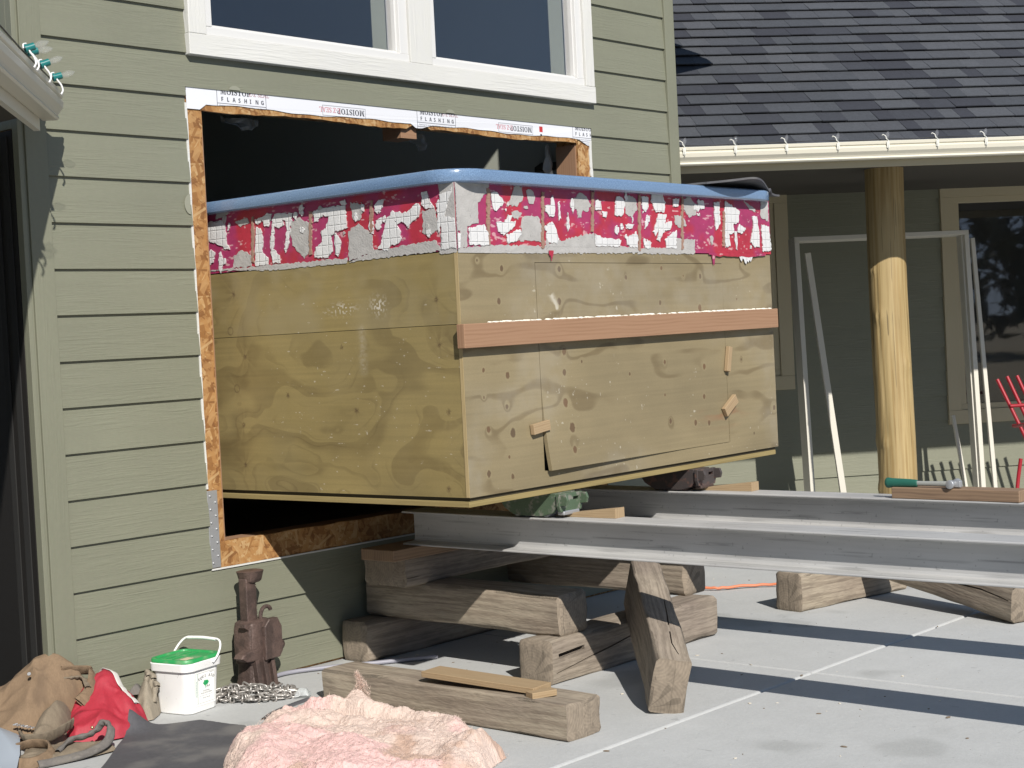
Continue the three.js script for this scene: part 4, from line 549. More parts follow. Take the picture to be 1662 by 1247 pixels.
// boards lying on the loose timber and under the beam end
{
  const b = solo('thin_board', rbox(-0.26, 0.26, 0, 0.022, -0.055, 0.055, 0.002), M.pine, 'thin sawn board lying along the loose timber', 'board', [4.215, 0.146, 1.37], -Q + 0.08); b.rotation.z = -0.03;
  solo('wood_scrap', rbox(-0.05, 0.05, 0, 0.022, -0.025, 0.025, 0.002), M.pine, 'small wood offcut holding up the end of the thin board', 'wood scrap', [4.2, 0.131, 1.655], -0.35);
  solo('packing_plank', rbox(-0.66, 0.66, 0, 0.048, -0.1, 0.1, 0.004), M.oldBoard, 'dark plank packed between the crib and the beam ends', 'plank', [5.24, 0.4905, 0.44], 0);
}
// ---------------------------------------------------------------- steel I-beams
{
  const H = 0.145, W = 0.155, tf = 0.0105, tw = 0.008, f = 0.012, L = 5.3, s = new THREE.Shape();
  const hp = [[tw / 2, -H / 2 + tf + f], [tw / 2 + f * 0.3, -H / 2 + tf + f * 0.3], [tw / 2 + f, -H / 2 + tf], [W / 2 - 0.004, -H / 2 + tf - 0.002], [W / 2, -H / 2 + tf - 0.005], [W / 2, -H / 2 + 0.002], [W / 2 - 0.002, -H / 2]];
  const right = [...hp.map(([x, y]) => [x, y]).reverse(), ...hp.map(([x, y]) => [x, -y])], left = right.map(([x, y]) => [-x, y]).reverse();
  [...right, ...left].forEach(([x, y], i) => i ? s.lineTo(x, y) : s.moveTo(x, y));
  const g = new THREE.ExtrudeGeometry(s, { depth: L, bevelEnabled: false }); g.translate(0, H / 2, 0); muv(g, 'z');
  for (const [x, z, l] of [[4.8145, 0.44, 'nearer grey steel I-beam running out from under the tub'], [5.8005, 0.44, 'farther grey steel I-beam carrying the plank and hammer']]) { const m = solo('steel_beam', g, M.beam, l, 'steel beam', [x, 0.539, z], 0, 'grey steel beams under the tub'); }
}

// ---------------------------------------------------------------- machinery skates, wedges, hammer
function skate(label, x, z, paint, m2) {
  const g = thing('machinery_skate', label, 'skate', [x, 0.6845, z], 0, 'skates between beams and tub');
  const pr = [[0.0, 0.088], [0.0, 0.07], [0.025, 0.036], [0.07, 0.012], [0.11, 0.008], [0.22, 0.008], [0.275, 0.022], [0.3, 0.05], [0.305, 0.07], [0.29, 0.088]];
  for (const s of [-1, 1]) { const e = extr(pr, 0.009, 0.002); e.rotateY(-Q); e.scale(1, 1, 1); e.translate(s * 0.056 + 0.0045, 0, 0); mesh('side_plate', muv(e, 'z'), paint, g); }
  for (const zz of [0.08, 0.13, 0.18, 0.23]) { const c = new THREE.CylinderGeometry(0.021, 0.021, 0.095, 18); c.rotateZ(Q); c.translate(0, 0.0212, zz); mesh('roller', muv(c), m2, g); }
  mesh('top_plate', rbox(-0.062, 0.062, 0.089, 0.0985, 0.0, 0.295, 0.002, 'z'), paint, g);
  const br = new THREE.Shape([[-0.062, 0.028], [0.062, 0.028], [0.07, 0.05], [0.07, 0.095], [-0.07, 0.095], [-0.07, 0.05]].map((p) => new THREE.Vector2(...p)));
  for (const c of [-0.034, 0.034]) br.holes.push(new THREE.Path([[c - 0.02, 0.066], [c + 0.02, 0.066], [c + 0.02, 0.082], [c - 0.02, 0.082]].map((p) => new THREE.Vector2(...p))));
  const e = new THREE.ExtrudeGeometry(br, { depth: 0.012, bevelEnabled: true, bevelSize: 0.002, bevelThickness: 0.002, bevelSegments: 2 }); e.translate(0, 0, 0.308); mesh('front_bracket', muv(e), paint, g);
  for (const s of [-1, 1]) mesh('bracket_arm', muv(extr([[0.305, 0.05], [0.352, 0.055], [0.358, 0.075], [0.35, 0.093], [0.305, 0.093]], 0.008, 0.002).rotateY(-Q).translate(s * 0.062 + 0.004, 0, 0), 'z'), paint, g);
  mesh('tow_bar', rbox(-0.05, 0.05, 0.012, 0.03, 0.29, 0.325, 0.006), m2, g);
  return g;
}
const paintTone = (c, w, s) => mat(null, { map: tex(128, 128, (u, v) => { const n = fbm(u * 5, v * 5, 4, s, 5, 5), k = lum(vn(u * 60, v * 60, 3, 60, 60), 0.25); return mix3(c.map((q) => q * k), w, sst(0.5, 0.68, n)); }, 0.12, 0.12), roughness: 0.55, metalness: 0.1 });
skate('worn green machinery skate on the nearer beam under the tub', 4.805, 1.01, paintTone([0.075, 0.115, 0.07], [0.2, 0.2, 0.17], 1000), M.galv);
skate('dark brown machinery skate on the farther beam under the tub', 5.79, 0.98, paintTone([0.06, 0.05, 0.048], [0.13, 0.075, 0.06], 1010), M.rust);
for (const [x, z, l] of [[4.845, 1.385, 'wooden wedge behind the green skate on the nearer beam'], [5.83, 1.37, 'wooden wedge behind the brown skate on the farther beam']]) {
  const e = extr([[-0.15, 0], [0.15, 0], [0.15, 0.036], [-0.15, 0.004]], 0.06, 0.0015); e.translate(0, 0, -0.03); solo('wedge', muv(e), M.pine, l, 'wedge', [x, 0.6857, z], -Q + 0.06, 'wooden wedges on the beams');
}
solo('wood_plank', rbox(-0.27, 0.27, 0, 0.045, -0.05, 0.05, 0.004), M.oldBoard, 'short rough brown plank lying on the farther beam under the hammer', 'plank', [5.775, 0.6845, 2.505], -Q - 0.02);
{
  const h = thing('hammer', 'hammer with green rubber grip lying on the brown plank', 'hammer', [5.748, 0.7455, 2.2], -Q + 0.02);
  const lathe = (pts) => { const l = new THREE.LatheGeometry(pts.map(([r, y]) => new THREE.Vector2(r, y)), 20); l.rotateZ(-Q); l.scale(1, 1.15, 0.8); return l; };
  const gr = lathe([[0, 0], [0.012, 0.001], [0.0175, 0.006], [0.0185, 0.016], [0.0165, 0.03], [0.0155, 0.07], [0.0145, 0.11], [0.0125, 0.137], [0.0105, 0.14], [0, 0.14]]); mesh('grip', gr, mat([0.015, 0.105, 0.075], { roughness: 0.5 }), h);
  mesh('handle', lathe([[0.0085, 0.138], [0.0085, 0.2], [0.0095, 0.25], [0.01, 0.29], [0, 0.291]]), mat([0.28, 0.29, 0.27], { roughness: 0.45 }), h);
  const hl = new THREE.LatheGeometry([[0, -0.042], [0.0155, -0.042], [0.0175, -0.039], [0.0175, -0.026], [0.012, -0.018], [0.012, 0.012], [0.0165, 0.02], [0.0175, 0.035], [0.0155, 0.04], [0, 0.04]].map(([r, y]) => new THREE.Vector2(r, y)), 24); hl.rotateX(Q); hl.translate(0.292, 0.0015, 0);
  mesh('head', hl, M.galv, h); mesh('head', rbox(0.278, 0.325, -0.0125, 0.0145, -0.012, 0.012, 0.004), M.galv, h);
}

// ---------------------------------------------------------------- string lights on both gutters
const clear = new THREE.MeshPhysicalMaterial({ color: 0xffffff, roughness: 0.04, transmission: 0.95, thickness: 0, ior: 1.5 });
const whitePl = mat([0.72, 0.72, 0.7], { roughness: 0.35 }), tealPl = mat([0.01, 0.15, 0.145], { roughness: 0.3 }), blackPl = mat([0.015, 0.016, 0.015], { roughness: 0.5 });
const bulbGeo = new THREE.LatheGeometry([[0.004, 0], [0.0075, 0.004], [0.0115, 0.013], [0.0125, 0.02], [0.0105, 0.03], [0.006, 0.039], [0.001, 0.044]].map(([r, y]) => new THREE.Vector2(r, y)), 16);
{
  const g = thing('string_lights', 'string of clear bulbs in clips along the long porch gutter above the log post', 'string lights', [PO.x, 0, PO.z], PT, 'holiday light strings on the gutters');
  const ts = [-1.683, -1.378, -1.07, -0.757, -0.45, -0.143, 0.162, 0.47], pts = [];
  for (let i = 0; i < ts.length - 1; i++) { pts.push([ts[i], 2.462, 2.6], [(ts[i] + ts[i + 1]) / 2, 2.457 + 0.004 * (i % 3), 2.592]); } pts.push([ts[7], 2.462, 2.6]);
  mesh('wire', tube(pts, 0.0022, 90, 6), blackPl, g);
  for (const t of ts) {
    const c = mesh('clip', merge([tube([[t - 0.012, 2.485, 2.602], [t - 0.004, 2.478, 2.606], [t, 2.46, 2.61], [t + 0.002, 2.448, 2.632], [t, 2.425, 2.637], [t, 2.398, 2.639]], 0.0032, 20, 6), tube([[t - 0.012, 2.485, 2.602], [t - 0.018, 2.488, 2.6], [t - 0.021, 2.483, 2.598]], 0.003, 8, 6), rbox(t - 0.01, t + 0.008, 2.405, 2.442, 2.634, 2.638, 0.0015)]), mat([0.6, 0.6, 0.55], { roughness: 0.3 }), g);
    const b = bulbGeo.clone(); b.rotateZ(-0.25); b.translate(t + 0.006, 2.464, 2.6); mesh('bulb', b, clear, g);
    const s = new THREE.CylinderGeometry(0.0085, 0.0085, 0.016, 12); s.translate(t + 0.005, 2.457, 2.6); mesh('socket', s, mat([0.25, 0.27, 0.25], { roughness: 0.4 }), g);
  }
  mesh('cable', tube([[-1.69, 2.458, 2.6], [-1.73, 2.462, 2.615], [-1.765, 2.44, 2.632], [-1.772, 2.39, 2.635], [-1.766, 2.34, 2.628], [-1.768, 2.29, 2.61], [-1.745, 2.23, 2.59], [-1.735, 2.12, 2.55]], 0.0045, 30, 7), blackPl, g);
  mesh('plug', rbox(-1.806, -1.775, 2.362, 2.382, 2.626, 2.644, 0.004), mat([0.75, 0.22, 0.02], { roughness: 0.4 }), g); mesh('plug', rbox(-1.808, -1.798, 2.315, 2.35, 2.628, 2.642, 0.004), blackPl, g);
}
{
  const g = thing('string_lights', 'string lights with green sockets clipped to the gutter end at top left', 'string lights', [3.36, 0, 0.165], 0, 'holiday light strings on the gutters');
  const D = V(-0.66, 0, 0.75), wp = [];
  for (const [i, t] of [0.2, 0.46, 0.7, 0.755].entries()) {
    const c = D.clone().multiplyScalar(t), tilt = [0.1, 0.25, -0.1, 0.2, 0, 0.15][i], y = 2.424; wp.push([c.x - 0.01, y - 0.004, c.z]);
    const put = (geo) => { geo.rotateZ(-Q + 0.25 + tilt * 0.5); geo.rotateY(-0.35); geo.translate(c.x, y, c.z); return geo; };
    const s = put(merge([new THREE.CylinderGeometry(0.0125, 0.0125, 0.03, 14).translate(0, 0.018, 0), new THREE.CylinderGeometry(0.0145, 0.0145, 0.008, 14).translate(0, 0.004, 0)])); mesh('socket', s, tealPl, g);
    const b = bulbGeo.clone().scale(1, 1.15, 1).translate(0, 0.033, 0); mesh('bulb', put(b), clear, g);
    mesh('clip', merge([tube([[c.x + 0.004, 2.436, c.z + 0.006], [c.x + 0.012, 2.414, c.z + 0.012], [c.x + 0.022, 2.398, c.z + 0.017], [c.x + 0.026, 2.378, c.z + 0.02], [c.x + 0.018, 2.363, c.z + 0.02]], 0.0035, 18, 6), tube([[c.x + 0.006, 2.443, c.z + 0.0], [c.x - 0.008, 2.438, c.z + 0.005], [c.x - 0.012, 2.423, c.z + 0.012]], 0.003, 8, 6)]), whitePl, g);
  }
  wp.push([-1.1, 2.43, 1.25]); mesh('wire', tube(wp, 0.003, 40, 6), blackPl, g);
}

// ---------------------------------------------------------------- rusty jack
{
  const g = thing('screw_jack', 'rusty old lifting jack standing against the siding behind the chain', 'jack', [4.15, 0, 0.125], 0.12), m = M.rust;
  const sec = (y, w, d, r) => ({ y, w, d, r });
  const loft = (secs, n = 56) => { const pos = [], idx = []; secs.forEach(({ y, w, d, r, ox = 0 }) => { for (let i = 0; i <= n; i++) { const a = 2 * Math.PI * i / n, c = Math.cos(a), s = Math.sin(a), p = 2 / (r ?? 0.35); const X = Math.sign(c) * Math.pow(Math.abs(c), 2 / p * 1) * w / 2, Z = Math.sign(s) * Math.pow(Math.abs(s), 2 / p * 1) * d / 2; pos.push(X + ox, y, Z); } }); for (let j = 0; j < secs.length - 1; j++) for (let i = 0; i < n; i++) { const a = j * (n + 1) + i; idx.push(a, a + n + 1, a + 1, a + 1, a + n + 1, a + n + 2); } const top = pos.length / 3; pos.push(secs.at(-1).ox ?? 0, secs.at(-1).y, 0); for (let i = 0; i < n; i++) idx.push((secs.length - 1) * (n + 1) + i, top, (secs.length - 1) * (n + 1) + i + 1); const q = new THREE.BufferGeometry(); q.setAttribute('position', new THREE.Float32BufferAttribute(pos, 3)); q.setIndex(idx); return muv(toCreasedNormals(q, 0.6), 'y'); };
  mesh('base', loft([sec(0, 0.19, 0.15, 0.5), sec(0.012, 0.19, 0.15, 0.5), sec(0.02, 0.15, 0.12, 0.5), sec(0.05, 0.135, 0.11, 0.5), sec(0.11, 0.125, 0.1, 0.5), sec(0.12, 0.14, 0.11, 0.5)]), m, g);
  for (const s of [-0.045, 0.0, 0.045]) mesh('rib', muv(extr([[0, 0], [0.03, 0], [0.012, 0.12], [0, 0.12]], 0.016, 0.002).rotateY(-Q).translate(s + 0.008, 0.015, 0.045), 'y'), m, g);
  mesh('housing', loft([{ y: 0.115, w: 0.15, d: 0.1, r: 0.45 }, { y: 0.14, w: 0.165, d: 0.11, r: 0.4, ox: 0.008 }, { y: 0.2, w: 0.162, d: 0.115, r: 0.35, ox: 0.008 }, { y: 0.255, w: 0.155, d: 0.115, r: 0.35, ox: 0.008 }, { y: 0.282, w: 0.14, d: 0.105, r: 0.4, ox: 0.004 }, { y: 0.29, w: 0.11, d: 0.085, r: 0.5, ox: 0 }]), m, g);
  const fr = new THREE.Shape([[-0.005, 0.13], [0.07, 0.13], [0.085, 0.15], [0.085, 0.25], [0.065, 0.285], [0.02, 0.285], [-0.005, 0.26]].map((p) => new THREE.Vector2(...p))); const fe = new THREE.ExtrudeGeometry(fr, { depth: 0.022, bevelEnabled: true, bevelSize: 0.006, bevelThickness: 0.006, bevelSegments: 3 }); fe.translate(0.004, 0, 0.048); mesh('housing_cheek', muv(fe, 'y'), m, g);
  mesh('rack_bar', muv(new RoundedBoxGeometry(0.056, 0.24, 0.045, 2, 0.006).translate(-0.022, 0.345, 0), 'y'), m, g);
  const teeth = []; for (let i = 0; i < 18; i++) { const t = extr([[0, 0], [0.007, 0.003], [0, 0.0075]], 0.04); t.translate(0.006, 0.3 + i * 0.0082, -0.02); teeth.push(t); } mesh('rack_teeth', muv(merge(teeth)), m, g);
  mesh('cap', loft([sec(0.445, 0.07, 0.06, 0.6), sec(0.452, 0.085, 0.075, 0.6), sec(0.478, 0.1, 0.09, 0.7), sec(0.492, 0.112, 0.1, 0.8), sec(0.494, 0.1, 0.09, 0.8)]), m, g);
  mesh('pawl_lever', tube([[0.025, 0.275, 0.02], [0.03, 0.31, 0.02], [0.045, 0.33, 0.02], [0.068, 0.334, 0.02], [0.085, 0.325, 0.02], [0.088, 0.316, 0.02]], 0.0085, 24, 10), m, g);
  const sock = new THREE.LatheGeometry([[0.012, 0], [0.024, 0.002], [0.027, 0.02], [0.022, 0.05], [0.02, 0.06]].map(([r, y]) => new THREE.Vector2(r, y)), 18); sock.rotateZ(-Q - 0.3); sock.translate(0.075, 0.165, 0.02); mesh('lever_socket', sock, m, g);
  const kn = new THREE.SphereGeometry(0.028, 18, 12).scale(1, 1.05, 0.9).translate(0.112, 0.205, 0.01); mesh('knuckle', kn, m, g); mesh('knuckle', new THREE.SphereGeometry(0.03, 18, 12).scale(1.1, 0.9, 0.9).translate(0.122, 0.163, 0.02), m, g);
  mesh('toe_lug', muv(extr([[-0.125, 0.152], [-0.1, 0.137], [-0.04, 0.135], [-0.04, 0.172], [-0.075, 0.172], [-0.118, 0.16]], 0.04, 0.006).translate(0, 0, 0.015)), m, g);
  mesh('toe_lug', muv(extr([[-0.088, 0.272], [-0.05, 0.245], [-0.05, 0.285], [-0.085, 0.282]], 0.03, 0.003).translate(0, 0, 0.01)), m, g);
}
// ---------------------------------------------------------------- heap of chain
{
  const g = thing('chain_heap', 'heap of steel chain on the patio in front of the jack', 'chain', [4.03, 0, 0.265]);
  const pts = []; for (let i = 0; i < 32; i++) { const a = i / 32 * Math.PI * 2; pts.push(V(0.0115 * Math.sign(Math.cos(a)) * 0.95 + 0.012 * Math.cos(a), 0.0125 * Math.sin(a), 0)); }
  const link = new THREE.TubeGeometry(new THREE.CatmullRomCurve3(pts, true), 24, 0.0044, 7, true); muv(link);
  const r = rng(91), N = 125; let a = 0, R = 1;
  for (let i = 0; i < N; i++) {
    const f = i / N, rad = 0.98 * Math.sqrt((i * 0.618034 * 0.37) % 1 * 0.25 + 0.75 * Math.abs(Math.sin(i * 0.021 + 0.4))), th = i * 0.19 + 0.7 * Math.sin(i * 0.07);
    const u = rad * Math.cos(th) * 0.19, w = rad * Math.sin(th) * 0.095, dist = Math.hypot(u / 0.19, w / 0.095), y = 0.007 + 0.052 * Math.max(0, 1 - dist) * f + 0.014 * r() + (u < 0 ? 0.006 * f : 0);
    const o = mesh('link', link, M.chain, g); o.position.set(0.66 * u + 0.75 * w, y, 0.75 * u - 0.66 * w); o.rotation.set(-Q + (i % 2 ? 0.75 : -0.65) + (r() - 0.5) * 0.5, (r() - 0.5) * 0.4, th + (r() - 0.5) * 1.3, 'XYZ');
    o.rotation.order = 'YXZ'; o.rotation.set((i % 2 ? 0.85 : -0.75) + (r() - 0.5) * 0.6 + Q * 0.4, th * 1.0 + (r() - 0.5) * 1.2, (r() - 0.5) * 0.7);
  }
}
// ---------------------------------------------------------------- feed bucket
{
  const g = thing('feed_bucket', 'white square plastic feed bucket with green lid and printed label', 'bucket', [3.762, 0, 0.178], 0.2);
  const rr = (w, d, r, y, n = 7) => { const o = []; for (const [sx, sz, a0] of [[1, 1, 0], [-1, 1, Q], [-1, -1, 2 * Q], [1, -1, 3 * Q]]) for (let i = 0; i <= n; i++) { const a = a0 + Q * i / n; o.push([sx * (w / 2 - r) + r * Math.cos(a), y, sz * (d / 2 - r) + r * Math.sin(a)]); } return o; };
  const skin = (secs, cap = true, capB = false) => { const n = secs[0].length, pos = secs.flat(2), idx = []; for (let j = 0; j < secs.length - 1; j++) for (let i = 0; i < n; i++) { const a = j * n + i, b = j * n + (i + 1) % n; idx.push(a, a + n, b, b, a + n, b + n); } const add = (ring, y, flip) => { const c = pos.length / 3; pos.push(0, y, 0); for (let i = 0; i < n; i++) { const a = ring * n + i, b = ring * n + (i + 1) % n; flip ? idx.push(a, b, c) : idx.push(b, a, c); } }; if (cap) add(secs.length - 1, secs.at(-1)[0][1], 0); if (capB) add(0, secs[0][0][1], 1); const q = new THREE.BufferGeometry(); q.setAttribute('position', new THREE.Float32BufferAttribute(pos, 3)); q.setIndex(idx); return muv(toCreasedNormals(q, 0.8)); };
  const wm = mat(null, { map: tex(256, 256, (u, v) => { const k = lum(fbm(u * 5, v * 5, 4, 1100, 5, 5), 0.1), sc = sst(0.8, 0.86, fbm(u * 14, v * 50, 3, 1104, 14, 50)); return mix3([0.77 * k, 0.77 * k, 0.76 * k], [0.3, 0.29, 0.27], sc * 0.5); }, 0.3, 0.3), roughness: 0.4 });
  mesh('body', skin([rr(0.168, 0.165, 0.035, 0.001), rr(0.176, 0.172, 0.036, 0.004), rr(0.196, 0.192, 0.036, 0.18)], false, true), wm, g);
  mesh('rim_band', skin([rr(0.197, 0.193, 0.036, 0.17), rr(0.216, 0.212, 0.04, 0.172), rr(0.219, 0.215, 0.04, 0.2), rr(0.212, 0.208, 0.04, 0.203), rr(0.196, 0.192, 0.036, 0.202)], false), wm, g);
  const gm = mat(null, { map: tex(128, 128, (u, v) => { const d = sst(0.45, 0.75, fbm(u * 5, v * 5, 4, 1120, 5, 5)); return mix3([0.025, 0.30, 0.085], [0.25, 0.36, 0.22], d * 0.55); }, 0.3, 0.3), roughness: 0.42 });
  mesh('lid', skin([rr(0.194, 0.19, 0.036, 0.2), rr(0.212, 0.208, 0.04, 0.204), rr(0.212, 0.208, 0.04, 0.214), rr(0.206, 0.202, 0.038, 0.218), rr(0.186, 0.182, 0.034, 0.2175), rr(0.182, 0.178, 0.032, 0.212)]), gm, g);
  mesh('lid_rib', merge([rbox(-0.08, 0.08, 0.211, 0.2155, -0.055, -0.035, 0.002), rbox(-0.08, 0.08, 0.211, 0.2155, -0.02, 0.0, 0.002)]), gm, g);
  mesh('price_tag', rbox(-0.065, -0.02, 0.2122, 0.2135, 0.03, 0.062, 0.0005), mat([0.55, 0.47, 0.33]), g);
  mesh('bail_handle', tube([[0.035, 0.187, 0.111], [0.062, 0.212, 0.114], [0.092, 0.246, 0.104], [0.104, 0.262, 0.085], [0.106, 0.266, 0.0], [0.104, 0.262, -0.085], [0.09, 0.244, -0.104], [0.06, 0.21, -0.113], [0.035, 0.187, -0.11]], 0.0045, 48, 8), wm, g);
  mesh('bail_grip', tube([[0.1047, 0.263, 0.075], [0.106, 0.266, 0.0], [0.1047, 0.263, -0.075]], 0.0068, 14, 10), wm, g);
  const lab = canvasTex(512, 640, (c, w, h) => {
    c.fillStyle = '#f1f1ee'; c.fillRect(0, 0, w, h); c.strokeStyle = '#3d4a45'; c.lineWidth = 5; c.strokeRect(70, 20, w - 90, h - 60); c.strokeStyle = '#1c9a62'; c.lineWidth = 3; c.strokeRect(12, 20, 50, h - 60);
    c.fillStyle = '#23262a'; c.textAlign = 'center'; const T = 'EQUI AID'; c.font = 'bold 74px serif'; for (let i = 0; i < 8; i++) { const a = (i - 3.5) * 0.13; c.save(); c.translate(w / 2 + 25 + Math.sin(a) * 385, 505 - Math.cos(a) * 385); c.rotate(a); c.fillText(T[i], 0, 0); c.restore(); }
    c.font = 'bold 22px sans-serif'; c.fillText('PRODUCTS', w - 90, 52);
    c.fillStyle = '#149a57'; const r = rng(3); for (let i = 0; i < 46; i++) { c.beginPath(); { const q = r() * 6.283, R = Math.sqrt(r()); c.arc(w / 2 + 10 + Math.cos(q) * R * 66, 228 + Math.sin(q) * R * 42, 8 + r() * 12, 0, 7); }; c.fill(); } c.fillRect(w / 2 + 2, 260, 16, 70); c.fillStyle = '#23262a';
    for (const x of [w / 2 + 32, w / 2 + 78]) { c.fillRect(x, 292, 30, 14); c.fillRect(x, 300, 5, 30); c.fillRect(x + 24, 300, 5, 30); c.fillRect(x + 25, 280, 9, 18); }
    c.font = 'bold 34px serif'; c.fillText('NATURAL', w / 2 + 25, 390); c.font = 'bold 32px serif'; c.fillText('PSYLLIUM FIBER', w / 2 + 25, 430); c.fillRect(110, 462, 330, 4); c.font = 'bold 26px sans-serif'; c.fillText('NET WT 10 LBS', w / 2 + 25, 520);
    c.save(); c.translate(38, h / 2 - 10); c.rotate(-Q); c.font = 'bold 26px sans-serif'; c.fillStyle = '#1c6a4a'; c.fillText('EQUI AID PRODUCTS INC', 0, 9); c.restore();
  });
  const lg = new THREE.PlaneGeometry(0.118, 0.132, 6, 6), lp = lg.attributes.position; for (let i = 0; i < lp.count; i++) { const y = lp.getY(i) + 0.093; lp.setXYZ(i, lp.getX(i) + 0.004, y, (0.172 + 0.02 * (y - 0.004) / 0.176) / 2 + 0.0012); } lg.computeVertexNormals();
  mesh('label', lg, mat(null, { map: lab, roughness: 0.45 }), g);
}

// ---------------------------------------------------------------- soft things: heaps as draped height fields
const inside = (poly, x, y) => { let c = false; for (let i = 0, j = poly.length - 1; i < poly.length; j = i++) { const [a, b] = poly[i], [e, f] = poly[j]; if ((b > y) !== (f > y) && x < (e - a) * (y - b) / (f - b) + a) c = !c; } return c; };
const nearest = (poly, x, y) => { let m = 9, q = [x, y]; for (let i = 0, j = poly.length - 1; i < poly.length; j = i++) { const [a, b] = poly[j], [e, f] = poly[i], dx = e - a, dy = f - b, t = Math.min(1, Math.max(0, ((x - a) * dx + (y - b) * dy) / (dx * dx + dy * dy))), D = Math.hypot(x - a - dx * t, y - b - dy * t); if (D < m) { m = D; q = [a + dx * t, b + dy * t]; } } return q; };
const edgeDist = (poly, x, y) => { let m = 9; for (let i = 0, j = poly.length - 1; i < poly.length; j = i++) { const [a, b] = poly[j], [e, f] = poly[i], dx = e - a, dy = f - b, t = Math.min(1, Math.max(0, ((x - a) * dx + (y - b) * dy) / (dx * dx + dy * dy))); m = Math.min(m, Math.hypot(x - a - dx * t, y - b - dy * t)); } return m; };
// poly in (right, away) metres; height(u, w, d) in metres; returns geometry in local x, z of e1, e2
function heap(poly, res, height, o = {}) {
  const us = poly.map((p) => p[0]), ws = poly.map((p) => p[1]), u0 = Math.min(...us) - res, u1 = Math.max(...us) + res, w0 = Math.min(...ws) - res, w1 = Math.max(...ws) + res, nu = Math.ceil((u1 - u0) / res), nw = Math.ceil((w1 - w0) / res);
  const id = new Int32Array((nu + 1) * (nw + 1)).fill(-1), pos = [], uv = [], idx = [];
  for (let j = 0; j <= nw; j++) for (let i = 0; i <= nu; i++) { let u = u0 + i * res, w = w0 + j * res; const jx = o.ragged ? o.ragged * (fbm(u * 30, w * 30, 3, 5) - 0.5) : 0, inn = inside(poly, u, w), dd = (inn ? 1 : -1) * edgeDist(poly, u, w) + jx; let d = dd; if (d < 0) { if (o.ragged || d < -res * 1.05) continue; [u, w] = nearest(poly, u, w); d = 0; } const y = height(u, w, d); id[j * (nu + 1) + i] = pos.length / 3; const sx = o.shift ? o.shift(u, w, y) : [0, 0]; pos.push(u + sx[0], y, -(w + sx[1])); uv.push(u, w); }
  for (let j = 0; j < nw; j++) for (let i = 0; i < nu; i++) { const a = id[j * (nu + 1) + i], b = id[j * (nu + 1) + i + 1], c = id[(j + 1) * (nu + 1) + i], d = id[(j + 1) * (nu + 1) + i + 1]; if (a >= 0 && b >= 0 && d >= 0) idx.push(a, b, d); if (a >= 0 && d >= 0 && c >= 0) idx.push(a, d, c); }
  const g = new THREE.BufferGeometry(); g.setAttribute('position', new THREE.Float32BufferAttribute(pos, 3)); g.setAttribute('uv', new THREE.Float32BufferAttribute(uv, 2)); g.setIndex(idx); g.computeVertexNormals(); return g;
}
const FACE = -0.8488; // local x to the photograph's right, local -z away
const ridge = (u, w, s, o = 3) => 1 - Math.abs(2 * fbm(u, w, o, s) - 1);
